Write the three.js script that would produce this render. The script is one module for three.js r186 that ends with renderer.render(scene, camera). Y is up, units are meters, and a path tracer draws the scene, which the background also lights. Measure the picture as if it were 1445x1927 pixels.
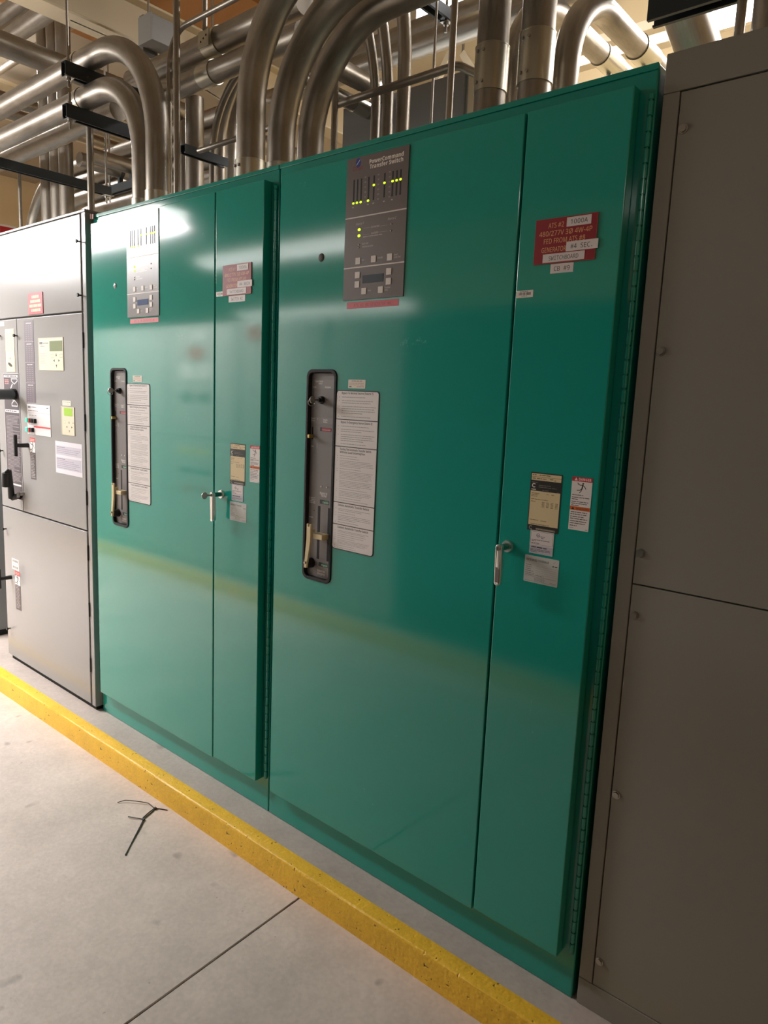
import * as THREE from 'three';
import { RoundedBoxGeometry } from 'three/addons/geometries/RoundedBoxGeometry.js';
import { mergeGeometries, toCreasedNormals } from 'three/addons/utils/BufferGeometryUtils.js';
import { RectAreaLightUniformsLib } from 'three/addons/lights/RectAreaLightUniformsLib.js';

// ───────────────────────── camera, lamps, exposure ─────────────────────────
RectAreaLightUniformsLib.init();
const scene = new THREE.Scene();
const FW = 1445, FH = 1927, F = 1335.494;
const camera = new THREE.PerspectiveCamera(71.6176, FW / FH, 0.05, 60);
camera.position.set(3.11617, 1.5466, 1.62568);
camera.rotation.set(-8.94577 * Math.PI / 180, 40.284 * Math.PI / 180, 2.4487 * Math.PI / 180, 'YXZ');
camera.updateMatrixWorld(true);
scene.add(camera);
const renderer = new THREE.WebGLRenderer({ antialias: true });
renderer.toneMapping = THREE.LinearToneMapping;
renderer.toneMappingExposure = 2.15;
renderer.shadowMap.enabled = true;
scene.background = new THREE.Color(0x000000);
// lamps of the room: [x0, x1, y, z, radiance, group label]
const LAMPS = [
  [-4.1, -1.2, 2.7, 1.25, 54, 'white strip lamp over the aisle in front of the grey cabinet'],
  [-4.75, -1.7, 3.15, 4.0, 3.2, 'white strip lamp over the next aisle behind the opposite row'],
  [2.3, 5.0, 3.15, 4.0, 2.5, 'white strip lamp over the next aisle behind the dark cabinet'],
  [-7.8, -3.7, 2.98, 7.0, 3, 'white strip lamp by the far front wall'],
  [0.25, 2.0, 3.72, -1.95, 28, 'white strip lamp behind the straight conduits in the rear aisle'],
  [1.75, 3.4, 3.5, -2.3, 12, 'white strip lamp above the plain taupe cabinet in the rear aisle'],
  [-5.6, -3.4, 4.2, -0.9, 16, 'white strip lamp under the roof above the blue grey cabinet'],
];
const LAMP_COLOR = new THREE.Color(1.0, 0.97, 0.955);

// ───────────────────────── helpers ─────────────────────────
const V3 = (x, y, z) => new THREE.Vector3(x, y, z);
// a pixel of the 1445 x 1927 photograph -> point on the plane axis = value
function px(u, v, axis, value) {
  const d = V3((u - FW / 2) / F, -(v - FH / 2) / F, -1).applyQuaternion(camera.quaternion);
  const t = (value - camera.position[axis]) / d[axis];
  return camera.position.clone().addScaledVector(d, t);
}
const fwd = V3(0, 0, -1).applyQuaternion(camera.quaternion);
const depthOf = (p) => p.clone().sub(camera.position).dot(fwd);
let seed = 12345;
const rnd = () => { seed = (seed + 0x6d2b79f5) | 0; let t = Math.imul(seed ^ (seed >>> 15), 1 | seed); t = (t + Math.imul(t ^ (t >>> 7), 61 | t)) ^ t; return ((t ^ (t >>> 14)) >>> 0) / 4294967296; };
const taken = new Map();
function numbered(name) {
  const n = taken.get(name) || 0; taken.set(name, n + 1);
  return n ? name + '_' + String(n).padStart(3, '0') : name;
}
function thing(name, label, category, pos = [0, 0, 0], group, kind) {
  const o = new THREE.Group(); o.name = numbered(name); o.position.set(...pos);
  o.userData = { label, category }; if (group) o.userData.group = group; if (kind) o.userData.kind = kind;
  scene.add(o); return o;
}
function part(parent, name, geo, mat, pos, label) {
  const m = new THREE.Mesh(geo, mat); m.name = name; if (pos) m.position.set(...pos);
  if (label) m.userData.label = label;
  parent.add(m); return m;
}
function struct(name, label, category, geo, mat, pos) {
  const m = new THREE.Mesh(geo, mat); m.name = name; if (pos) m.position.set(...pos);
  m.userData = { label, category, kind: 'structure' }; scene.add(m); return m;
}
// box from corner to corner with softened edges
function bx(x0, x1, y0, y1, z0, z1, r = 0.002) {
  const w = Math.abs(x1 - x0), h = Math.abs(y1 - y0), d = Math.abs(z1 - z0);
  const rr = Math.min(r, w * 0.45, h * 0.45, d * 0.45);
  const g = rr > 1e-5 ? new RoundedBoxGeometry(w, h, d, 2, rr) : new THREE.BoxGeometry(w, h, d);
  g.translate((x0 + x1) / 2, (y0 + y1) / 2, (z0 + z1) / 2); return g;
}
function plain(x0, x1, y0, y1, z0, z1) { return bx(x0, x1, y0, y1, z0, z1, 0); }
function cyl(a, b, r, seg = 20, r2 = r) {
  const d = b.clone().sub(a), g = new THREE.CylinderGeometry(r2, r, d.length(), seg);
  g.applyQuaternion(new THREE.Quaternion().setFromUnitVectors(V3(0, 1, 0), d.clone().normalize()));
  const m = a.clone().add(b).multiplyScalar(0.5); g.translate(m.x, m.y, m.z); return g;
}
const merge = (list) => mergeGeometries(list.map((g) => (g.index ? g.toNonIndexed() : g)).map((g) => { for (const k of Object.keys(g.attributes)) if (!['position', 'normal', 'uv'].includes(k)) g.deleteAttribute(k); return g; }));
function roundRect(s, x0, x1, y0, y1, r) {
  s.moveTo(x0 + r, y0); s.lineTo(x1 - r, y0); s.absarc(x1 - r, y0 + r, r, -Math.PI / 2, 0, false);
  s.lineTo(x1, y1 - r); s.absarc(x1 - r, y1 - r, r, 0, Math.PI / 2, false);
  s.lineTo(x0 + r, y1); s.absarc(x0 + r, y1 - r, r, Math.PI / 2, Math.PI, false);
  s.lineTo(x0, y0 + r); s.absarc(x0 + r, y0 + r, r, Math.PI, Math.PI * 1.5, false);
  return s;
}
// path with rounded corners: pts = [Vector3], radii per inner corner
function filleted(pts, radii) {
  const out = [pts[0].clone()];
  for (let i = 1; i < pts.length - 1; i++) {
    const a = pts[i - 1], b = pts[i], c = pts[i + 1];
    const u = a.clone().sub(b).normalize(), w = c.clone().sub(b).normalize();
    const ang = Math.acos(THREE.MathUtils.clamp(u.dot(w), -1, 1)), R = Array.isArray(radii) ? radii[i - 1] : radii;
    const t = R / Math.tan(ang / 2), cen = b.clone().add(u.clone().add(w).normalize().multiplyScalar(R / Math.sin(ang / 2)));
    const s = b.clone().addScaledVector(u, t).sub(cen), e = b.clone().addScaledVector(w, t).sub(cen);
    const tot = Math.PI - ang, n = Math.max(4, Math.ceil(tot / 0.09));
    const axis = s.clone().cross(e).normalize();
    for (let k = 0; k <= n; k++) out.push(cen.clone().add(s.clone().applyAxisAngle(axis, tot * k / n)));
  }
  out.push(pts[pts.length - 1].clone()); return out;
}
function sweep(path, r, seg = 22) {
  const pos = [], nor = [], uv = [], idx = [], n = path.length;
  const tan = path.map((p, i) => path[Math.min(n - 1, i + 1)].clone().sub(path[Math.max(0, i - 1)]).normalize());
  let ref = Math.abs(tan[0].y) > 0.9 ? V3(1, 0, 0) : V3(0, 1, 0);
  let nn = ref.clone().addScaledVector(tan[0], -ref.dot(tan[0])).normalize(), len = 0;
  for (let i = 0; i < n; i++) {
    if (i) { nn.addScaledVector(tan[i], -nn.dot(tan[i])).normalize(); len += path[i].distanceTo(path[i - 1]); }
    const bb = tan[i].clone().cross(nn);
    for (let k = 0; k <= seg; k++) {
      const a = k / seg * Math.PI * 2, d = nn.clone().multiplyScalar(Math.cos(a)).addScaledVector(bb, Math.sin(a));
      pos.push(path[i].x + d.x * r, path[i].y + d.y * r, path[i].z + d.z * r); nor.push(d.x, d.y, d.z); uv.push(k / seg * 2 * Math.PI * r, len);
    }
  }
  for (let i = 0; i < n - 1; i++) for (let k = 0; k < seg; k++) { const a = i * (seg + 1) + k, b = a + seg + 1; idx.push(a, a + 1, b, b, a + 1, b + 1); }
  for (const [i, s] of [[0, -1], [n - 1, 1]]) {
    const c = pos.length / 3, t = tan[i];
    pos.push(path[i].x, path[i].y, path[i].z); nor.push(t.x * s, t.y * s, t.z * s); uv.push(0, 0);
    for (let k = 0; k <= seg; k++) { const o = (i * (seg + 1) + k) * 3; pos.push(pos[o], pos[o + 1], pos[o + 2]); nor.push(t.x * s, t.y * s, t.z * s); uv.push(0, 0); }
    for (let k = 0; k < seg; k++) s > 0 ? idx.push(c, c + 1 + k, c + 2 + k) : idx.push(c, c + 2 + k, c + 1 + k);
  }
  const g = new THREE.BufferGeometry();
  g.setAttribute('position', new THREE.Float32BufferAttribute(pos, 3)); g.setAttribute('normal', new THREE.Float32BufferAttribute(nor, 3)); g.setAttribute('uv', new THREE.Float32BufferAttribute(uv, 2));
  g.setIndex(idx); return g;
}

// ───────────────────────── procedural textures ─────────────────────────
function lattice(n) { const a = new Float32Array(n * n); for (let i = 0; i < a.length; i++) a[i] = rnd(); return (x, y) => { const xi = Math.floor(x), yi = Math.floor(y), fx = x - xi, fy = y - yi, sx = fx * fx * (3 - 2 * fx), sy = fy * fy * (3 - 2 * fy), w = (i, j) => a[((j % n + n) % n) * n + ((i % n + n) % n)]; return (w(xi, yi) * (1 - sx) + w(xi + 1, yi) * sx) * (1 - sy) + (w(xi, yi + 1) * (1 - sx) + w(xi + 1, yi + 1) * sx) * sy; }; }
function texture(size, fn, srgb, repeat) {
  const data = new Uint8Array(size * size * 4);
  for (let j = 0; j < size; j++) for (let i = 0; i < size; i++) {
    const c = fn(i / size, j / size), o = (j * size + i) * 4;
    for (let k = 0; k < 3; k++) data[o + k] = Math.max(0, Math.min(255, Math.round((Array.isArray(c) ? c[k] : c) * 255)));
    data[o + 3] = 255;
  }
  const t = new THREE.DataTexture(data, size, size); t.wrapS = t.wrapT = THREE.RepeatWrapping; t.magFilter = THREE.LinearFilter; t.minFilter = THREE.LinearMipmapLinearFilter; t.generateMipmaps = true;
  if (srgb) t.colorSpace = THREE.SRGBColorSpace; t.repeat.set(repeat, repeat); t.needsUpdate = true; return t;
}
const l8 = lattice(8), l16 = lattice(16), l32 = lattice(32), l64 = lattice(64), l128 = lattice(128), l256 = lattice(256);
const fbm = (u, v) => 0.34 * l8(u * 8, v * 8) + 0.26 * l16(u * 16, v * 16) + 0.18 * l32(u * 32, v * 32) + 0.12 * l64(u * 64, v * 64) + 0.1 * l128(u * 128, v * 128);
// sealed concrete: blotches and small dark specks
const concreteTex = texture(1024, (u, v) => {
  let b = 0.9 + 0.16 * (fbm(u, v) - 0.5) + 0.05 * (l256(u * 256, v * 256) - 0.5);
  const st = l32(u * 32 + 7.3, v * 32 + 2.1) * l64(u * 64, v * 64 + 3.3); if (st > 0.68) b -= (st - 0.68) * 0.8;
  const sp = l256(u * 256 + 3.7, v * 256 + 9.1) * l128(u * 128 + 5, v * 128 + 1); if (sp > 0.84) b -= (sp - 0.84) * 2.0;
  return [b, b * 0.985, b * 0.97];
}, true, 1 / 2.4);
const concreteBump = texture(512, (u, v) => 0.5 + 0.5 * (l128(u * 128, v * 128) - 0.5) + 0.4 * (l256(u * 256, v * 256) - 0.5), false, 1 / 0.9);
// brushed-on yellow paint over pitted concrete
const yellowTex = texture(1024, (u, v) => {
  let b = 0.93 + 0.14 * (fbm(u, v) - 0.5) + 0.06 * (l256(u * 256, v * 256) - 0.5);
  const pit = l128(u * 128 + 1.7, v * 128 + 4.2) * l64(u * 64 + 8, v * 64); const d = pit > 0.68 ? (pit - 0.68) * 4.2 : 0;
  return [b - d * 0.7, b - d * 0.75, b - d * 0.4];
}, true, 1 / 0.9);
const yellowBump = texture(1024, (u, v) => { const pit = l128(u * 128 + 1.7, v * 128 + 4.2) * l64(u * 64 + 8, v * 64); return 0.6 + 0.25 * (l128(u * 128, v * 128) - 0.5) + 0.2 * (l64(u * 64, v * 64) - 0.5) - (pit > 0.62 ? (pit - 0.62) * 3 : 0); }, false, 1 / 0.9);
const galvTex = texture(512, (u, v) => { const b = 0.88 + 0.12 * (fbm(u, v) - 0.5) + 0.06 * (l128(u * 128, v * 16) - 0.5); return [b, b * 0.985, b * 0.96]; }, true, 1 / 0.6);
const galvRough = texture(512, (u, v) => 0.85 + 0.22 * (l64(u * 64, v * 8) - 0.5) + 0.16 * (fbm(u, v) - 0.5), false, 1 / 0.6);
const peel = texture(512, (u, v) => 0.5 + 0.5 * (l128(u * 128, v * 128) - 0.5) + 0.3 * (l64(u * 64, v * 64) - 0.5), false, 1 / 0.5);

// ───────────────────────── materials ─────────────────────────
const std = (color, roughness, extra = {}) => new THREE.MeshStandardMaterial({ color, roughness, metalness: 0, ...extra });
const phys = (color, roughness, extra = {}) => new THREE.MeshPhysicalMaterial({ color, roughness, metalness: 0, ...extra });
const M = {
  green: phys(0x1a9788, 0.09, { ior: 1.65 }),
  greenDark: phys(0x1a7f6e, 0.4),
  gearGrey: phys(0x989695, 0.21, { bumpMap: peel, bumpScale: 0.00003 }),
  taupe: phys(0x88847b, 0.42, { bumpMap: peel, bumpScale: 0.00003 }),
  farGrey: phys(0x8b9092, 0.4),
  oppGrey: phys(0xb4b4b0, 0.45),
  oppDark: phys(0x2f3633, 0.45),
  seam: std(0x1c1f20, 0.8),
  concrete: std(0xe6d9d2, 0.55, { map: concreteTex, bumpMap: concreteBump, bumpScale: 0.0006 }),
  padTop: std(0xccc1bb, 0.5, { map: concreteTex, bumpMap: concreteBump, bumpScale: 0.0006 }),
  yellow: std(0xffc93a, 0.45, { map: yellowTex, bumpMap: yellowBump, bumpScale: 0.003 }),
  joint: std(0x2b2725, 0.95),
  wall: std(0xd9c39a, 0.85),
  deck: std(0xa39683, 0.9),
  ply: std(0xa2703f, 0.85, { bumpMap: peel, bumpScale: 0.0004 }),
  cream: std(0xcfc0a4, 0.6),
  galv: std(0xb1aba3, 0.46, { metalness: 0.85, map: galvTex, roughnessMap: galvRough }),
  zinc: std(0xc6c2b4, 0.32, { metalness: 1 }),
  strut: std(0x33383b, 0.5, { metalness: 0.3 }),
  chrome: std(0xe4e2de, 0.32, { metalness: 1 }),
  steel: std(0xb0aca6, 0.35, { metalness: 1 }),
  black: std(0x17181a, 0.5),
  rubber: std(0x202124, 0.75, { bumpMap: peel, bumpScale: 0.001 }),
  plate: std(0x7c7573, 0.5),
  panel: std(0x6f6562, 0.5),
  panelWhite: std(0xd9cfc6, 0.5),
  slot: std(0x0d0d0d, 0.7),
  beige: std(0xd9c79c, 0.4),
  brass: std(0xc9b46a, 0.3, { metalness: 0.8 }),
  red: std(0xb3202b, 0.5),
  display: phys(0x0d1d2c, 0.55),
  displayBlue: phys(0x22457c, 0.2),
  white: std(0xe2ddd8, 0.55),
  almond: std(0xd8cfb4, 0.5),
  hole: std(0x4a4440, 0.7),
  led: std(0xb9e32c, 0.4, { emissive: 0xb6ea20, emissiveIntensity: 0.9 }),
  ledOff: std(0xb0a69c, 0.4),
  lampBody: std(0xe6e4df, 0.5),
};

// ───────────────────────── print (flat artwork on stickers and plates) ─────────────────────────
// a canvas that covers x0..x1, y0..y1 (metres, of its cabinet's own frame)
function print(x0, x1, y0, y1, ppm, bg, draw, opts = {}) {
  const w = Math.max(8, Math.round((x1 - x0) * ppm)), h = Math.max(8, Math.round((y1 - y0) * ppm));
  const cv = document.createElement('canvas'); cv.width = w; cv.height = h;
  const c = cv.getContext('2d'); c.fillStyle = bg; c.fillRect(0, 0, w, h);
  const X = (x) => (x - x0) / (x1 - x0) * w, Y = (y) => (y1 - y) / (y1 - y0) * h;
  draw({ c, w, h, X, Y, ppm });
  const t = new THREE.CanvasTexture(cv); t.colorSpace = THREE.SRGBColorSpace; t.anisotropy = 8;
  return std(0xffffff, opts.rough ?? 0.5, { map: t });
}
function words(c, x, y, w, h, color) { // a line of print too small to read
  c.fillStyle = color; let k = x; const end = x + w;
  while (k < end) { const l = Math.min(end - k, h * (1.2 + rnd() * 3.6)); c.fillRect(k, y + h * 0.2, l, h * 0.6); for (let q = k; q < k + l; q += h * (0.9 + rnd())) c.fillRect(q, y + (rnd() < 0.5 ? 0 : h * 0.2), h * 0.22, h * 0.8); k += l + h * 0.55; }
}
function text(c, s, x, y, size, color, font = 'bold', align = 'left', squeeze = 0, family = 'sans-serif') {
  c.save(); c.translate(x, y); c.font = `${font} ${size}px ${family}`; c.fillStyle = color; c.textAlign = align; c.textBaseline = 'alphabetic';
  if (squeeze) { const m = c.measureText(s).width; c.scale(squeeze / m, 1); }
  c.fillText(s, 0, 0); c.restore();
}
// thin flat plate with printed front: all faces share the print's edge colour through plain uv
function plateGeo(x0, x1, y0, y1, z0, z1, r = 0) {
  const s = new THREE.Shape(); if (r > 0) roundRect(s, x0, x1, y0, y1, r); else { s.moveTo(x0, y0); s.lineTo(x1, y0); s.lineTo(x1, y1); s.lineTo(x0, y1); s.closePath(); }
  const g = new THREE.ExtrudeGeometry(s, { depth: z1 - z0, bevelEnabled: false, curveSegments: 6 }); g.translate(0, 0, z0);
  const p = g.attributes.position, uv = g.attributes.uv;
  for (let i = 0; i < p.count; i++) uv.setXY(i, Math.min(0.998, Math.max(0.002, (p.getX(i) - x0) / (x1 - x0))), Math.min(0.998, Math.max(0.002, (p.getY(i) - y0) / (y1 - y0))));
  return g;
}

// ───────────────────────── the room ─────────────────────────
const FLOOR = -0.095, CEIL = 4.45, RX0 = -8, RX1 = 5.5, RZ0 = -3.3, RZ1 = 8.6;
{
  const f = thing('floor', 'pale grey sealed concrete floor with a saw-cut joint', 'floor', [0, 0, 0], null, 'structure');
  const slab = (pts) => { // pts in x, z
    const s = new THREE.Shape(pts.map(([x, z]) => new THREE.Vector2(x, -z)));
    const g = new THREE.ExtrudeGeometry(s, { depth: 0.05, bevelEnabled: false }); g.rotateX(-Math.PI / 2); g.translate(0, FLOOR - 0.05, 0); return g;
  };
  const jx = (z) => 1.5635 + 0.0385 * z, hw = 0.0042;
  part(f, 'slab', slab([[RX0, RZ0], [jx(RZ0) - hw, RZ0], [jx(RZ1) - hw, RZ1], [RX0, RZ1]]), M.concrete);
  part(f, 'slab', slab([[jx(RZ0) + hw, RZ0], [RX1, RZ0], [RX1, RZ1], [jx(RZ1) + hw, RZ1]]), M.concrete);
  part(f, 'joint_filler', plain(RX0, RX1, FLOOR - 0.08, FLOOR - 0.0075, RZ0, RZ1), M.joint, null, 'dark filler in the saw-cut joint');
  f.children[2].geometry = plain(1.3, 2.1, FLOOR - 0.05, FLOOR - 0.007, RZ0, RZ1);
}
struct('ceiling', 'dark brown roof deck above the conduits', 'ceiling', plain(RX0 - 0.2, RX1 + 0.2, CEIL, CEIL + 0.2, RZ0 - 0.2, RZ1 + 0.2), M.deck);
struct('wall_back', 'cream painted wall behind the equipment', 'wall', plain(RX0 - 0.2, RX1 + 0.2, FLOOR - 0.05, CEIL, RZ0 - 0.2, RZ0), M.wall);
struct('wall_front', 'cream painted wall across the room', 'wall', plain(RX0 - 0.2, RX1 + 0.2, FLOOR - 0.05, CEIL, RZ1, RZ1 + 0.2), M.wall);
struct('wall_left', 'cream painted end wall beyond the grey cabinets', 'wall', plain(RX0 - 0.2, RX0, FLOOR - 0.05, CEIL, RZ0, RZ1), M.wall);
struct('wall_right', 'cream painted end wall beside the taupe cabinet', 'wall', plain(RX1, RX1 + 0.2, FLOOR - 0.05, CEIL, RZ0, RZ1), M.wall);

// equipment pads with yellow painted edges
const edgeZ = (x) => 0.158 - 0.0105 * (x - 0.8);       // the pad's front edge is not quite parallel to the cabinets
function padGeo(x0, x1, zBack, front, inset, y0, y1, bevel) {
  const s = new THREE.Shape([[x0, zBack], [x0, front(x0) - inset], [x1, front(x1) - inset], [x1, zBack]].map(([x, z]) => new THREE.Vector2(x, -z)));
  const g = new THREE.ExtrudeGeometry(s, { depth: y1 - y0 - bevel * 2, bevelEnabled: bevel > 0, bevelSize: bevel, bevelThickness: bevel, bevelOffset: -bevel, bevelSegments: 2 });
  g.rotateX(-Math.PI / 2); g.translate(0, y0 + bevel, 0); return g;
}
struct('floor_pad', 'raised grey concrete pad under the cabinet row', 'pad', padGeo(-7.5, 5.2, -1.9, (x) => edgeZ(x) - 0.052, 0, FLOOR, 0, 0), M.padTop);
function kerbGeo(x0, x1, zFace, width, dir) { // long kerb with a rounded, slightly uneven nose
  const prof = []; const H = -FLOOR;
  prof.push([-width, 0], [-width, H + 0.0006], [-0.008, H + 0.0006]); for (let k = 1; k <= 5; k++) { const a = Math.PI / 2 * (1 - k / 5); prof.push([-0.008 + 0.008 * Math.cos(a), H - 0.008 + 0.0086 * Math.sin(a)]); } prof.push([0, 0]);
  const n = 160, pos = [], uv = [], idx = []; let acc = 0;
  for (let k = 0; k < prof.length; k++) {
    if (k) acc += Math.hypot(prof[k][0] - prof[k - 1][0], prof[k][1] - prof[k - 1][1]);
    for (let i = 0; i <= n; i++) {
      const x = x0 + (x1 - x0) * i / n, wob = 0.0022 * (l64(x * 5, k * 0.4) - 0.5) + 0.003 * (l16(x * 1.3, 0.5) - 0.5);
      pos.push(x, FLOOR + prof[k][1], zFace(x) + dir * (prof[k][0] + (k > 2 ? wob : 0))); uv.push(x, acc);
    }
  }
  for (let k = 0; k < prof.length - 1; k++) for (let i = 0; i < n; i++) { const a = k * (n + 1) + i, b = a + n + 1; dir > 0 ? idx.push(a, b, a + 1, a + 1, b, b + 1) : idx.push(a, a + 1, b, a + 1, b + 1, b); }
  const g = new THREE.BufferGeometry(); g.setAttribute('position', new THREE.Float32BufferAttribute(pos, 3)); g.setAttribute('uv', new THREE.Float32BufferAttribute(uv, 2)); g.setIndex(idx); return toCreasedNormals(g, 0.45);
}
struct('trim_1', 'yellow painted edge of the concrete pad below the green cabinets', 'kerb', kerbGeo(-7.5, 5.2, edgeZ, 0.052, 1), M.yellow);
struct('floor_pad_001', 'raised grey concrete pad across the aisle', 'pad', plain(-7.5, 5.2, FLOOR, 0, 2.0, 3.1), M.padTop);
struct('trim_2', 'yellow painted edge of the pad across the aisle', 'kerb', kerbGeo(-7.5, 5.2, () => 1.95, 0.052, -1), M.yellow);

// lamps: housing, glowing wraparound lens, area lights on its bottom and two sides
for (const [x0, x1, y, z, L, label] of LAMPS) {
  const n = Math.max(1, Math.round((x1 - x0) / 1.3)), step = (x1 - x0) / n;
  for (let i = 0; i < n; i++) {
    const a = x0 + i * step + 0.015, b = x0 + (i + 1) * step - 0.015, len = b - a, cx = (a + b) / 2;
    const t = thing('strip_lamp', label, 'lamp', [cx, y, z], label + ' group');
    t.userData.group = 'strip lamps ' + label.replace(/^white strip lamp /, '');
    part(t, 'housing', bx(-len / 2, len / 2, 0.045, 0.095, -0.14, 0.14, 0.008), M.lampBody);
    const s = new THREE.Shape(); s.moveTo(-0.125, 0.045); s.lineTo(-0.125, 0.0); s.quadraticCurveTo(-0.12, -0.04, -0.07, -0.045); s.lineTo(0.07, -0.045); s.quadraticCurveTo(0.12, -0.04, 0.125, 0); s.lineTo(0.125, 0.045); s.closePath();
    const g = new THREE.ExtrudeGeometry(s, { depth: len - 0.02, bevelEnabled: false, curveSegments: 8 }); g.rotateY(Math.PI / 2); g.translate(-len / 2 + 0.01, 0, 0);
    part(t, 'lens', g, std(0xf4f1ea, 0.5, { emissive: LAMP_COLOR, emissiveIntensity: Math.min(4, L * 0.3) }));
    for (const [px_, py, pz, rx, h] of [[0, -0.05, 0, -Math.PI / 2, 0.24], [0, 0.0, 0.131, Math.PI, 0.08], [0, 0.0, -0.131, 0, 0.08]]) {
      const l = new THREE.RectAreaLight(LAMP_COLOR, h > 0.1 ? L : L * 0.5, len - 0.03, h); l.position.set(px_, py, pz);
      if (rx === Math.PI) l.rotation.y = Math.PI; else if (rx !== 0) l.rotation.x = rx;
      l.castShadow = true; t.add(l);
    }
    for (const s2 of [-1, 1]) part(t, 'hanger', cyl(V3(s2 * len * 0.35, 0.095, 0), V3(s2 * len * 0.35, CEIL - y, 0), 0.004, 8), M.steel);
  }
}

// ───────────────────────── green transfer-switch cabinets ─────────────────────────
const W = 1.23169, H = 2.29, ZD = 0.033, DEPTH = 1.2;
const PZ = 0.024; // front of the printed plate in the recess
const loc = (u, v, z = ZD) => { const p = px(u, v, 'z', z); return [p.x - W, p.y]; };  // pixel on the second cabinet -> that cabinet's own metres
const locA = (u, v, z = ZD) => { const p = px(u, v, 'z', z); return [p.x, p.y]; };
const quad = (q, f) => { const p = q.map((k) => f(...k)); return { x0: (p[0][0] + p[3][0]) / 2, x1: (p[1][0] + p[2][0]) / 2, y0: (p[2][1] + p[3][1]) / 2, y1: (p[0][1] + p[1][1]) / 2 }; };

// small scuffs of pale dust and scratches in the green paint
function doorPaint(base, marks) {
  const cv = document.createElement('canvas'); cv.width = 640; cv.height = 1192; const c = cv.getContext('2d'); const S = 520;
  c.fillStyle = base; c.fillRect(0, 0, 640, 1192);
  for (const [x, y, w, h, n, a] of marks) for (let i = 0; i < n; i++) {
    c.strokeStyle = `rgba(170,205,190,${a * (0.4 + rnd() * 0.6)})`; c.lineWidth = 0.5 + rnd() * 0.9; c.beginPath();
    const X = (x + (rnd() - 0.5) * w) * S, Y = 1192 - (y + (rnd() - 0.5) * h) * S; c.moveTo(X, Y); c.lineTo(X + (rnd() - 0.5) * 9, Y + (rnd() - 0.5) * 7); c.stroke();
  }
  const t = new THREE.CanvasTexture(cv); t.colorSpace = THREE.SRGBColorSpace; t.wrapS = t.wrapT = THREE.ClampToEdgeWrapping; t.repeat.set(S / 640, S / 1192);
  return t;
}
function hingeGeo(x, y0, y1, z, r) { // piano hinge: a row of knuckles
  const g = []; const pitch = 0.0325; for (let y = y0; y < y1 - 0.005; y += pitch) { const h = Math.min(pitch * 0.86, y1 - y); const k = new THREE.CylinderGeometry(r, r, h, 8); k.translate(x, y + h / 2, z); g.push(k); }
  g.push(cyl(V3(x, y0, z), V3(x, y1, z), r * 0.6, 8)); return merge(g);
}
const sheetR = { x0: 0.323, x1: 0.499, y0: 1.0735, y1: 1.5715 }, panR = { x0: 0.339, x1: 0.572, y0: 1.837, y1: 2.236 };
const sheetMat = print(sheetR.x0, sheetR.x1, sheetR.y0, sheetR.y1, 2600, '#e4dcd9', ({ c, w, h }) => {
  c.strokeStyle = '#141414'; c.lineWidth = 8; c.beginPath(); c.roundRect(3, 3, w - 6, h - 6, 26); c.stroke();
  const cuts = [0, 0.178, 0.345, 0.697, 0.838, 1];
  const heads = [['Bypass To Normal Source (Source 1)'], ['Bypass To Emergency Source (Source 2)'], ['Testing The Automatic Transfer Switch', 'Without Load Interruption'], ['Isolate Automatic Transfer Switch'], ['Connect Automatic Transfer Switch']];
  const paras = [[1, 0, 2, 0, 4, 0, 1], [1, 0, 2, 0, 4, 0, 1], [1, 0, 1, 0, 5, 0, 1, 0, 6, 0, 5, 0, 1, 0, 4, 0, 1, 0, 1], [2, 0, 1, 0, 4, 0, 1], [2, 0, 1, 0, 1, 0, 1, 0, 4, 0, 1, 0, 1]];
  for (let s = 0; s < 5; s++) {
    const y0 = cuts[s] * h, y1 = cuts[s + 1] * h; if (s) { c.fillStyle = '#141414'; c.fillRect(0, y0 - 3, w, 6); }
    let y = y0 + 30; for (const t of heads[s]) { text(c, t, w * 0.13, y, 23, '#1b1a1c', 'bold', 'left', Math.min(w * 0.74, t.length * 11)); y += 24; }
    const lines = paras[s].reduce((a, k) => a + (k || 0.6), 0), lh = (y1 - y - 6) / lines;
    y -= 8;
    for (const k of paras[s]) { if (!k) { y += lh * 0.6; continue; } for (let q = 0; q < k; q++) { if (!q && paras[s].indexOf(k) >= 0) { c.fillStyle = '#4a4648'; c.fillRect(w * 0.07, y + lh * 0.3, 5, lh * 0.34); } words(c, w * 0.14, y + lh * 0.22, w * (q === k - 1 ? 0.4 + rnd() * 0.3 : 0.72 + rnd() * 0.08), lh * 0.42, '#8f8a8c'); y += lh; } }
  }
});
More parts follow.
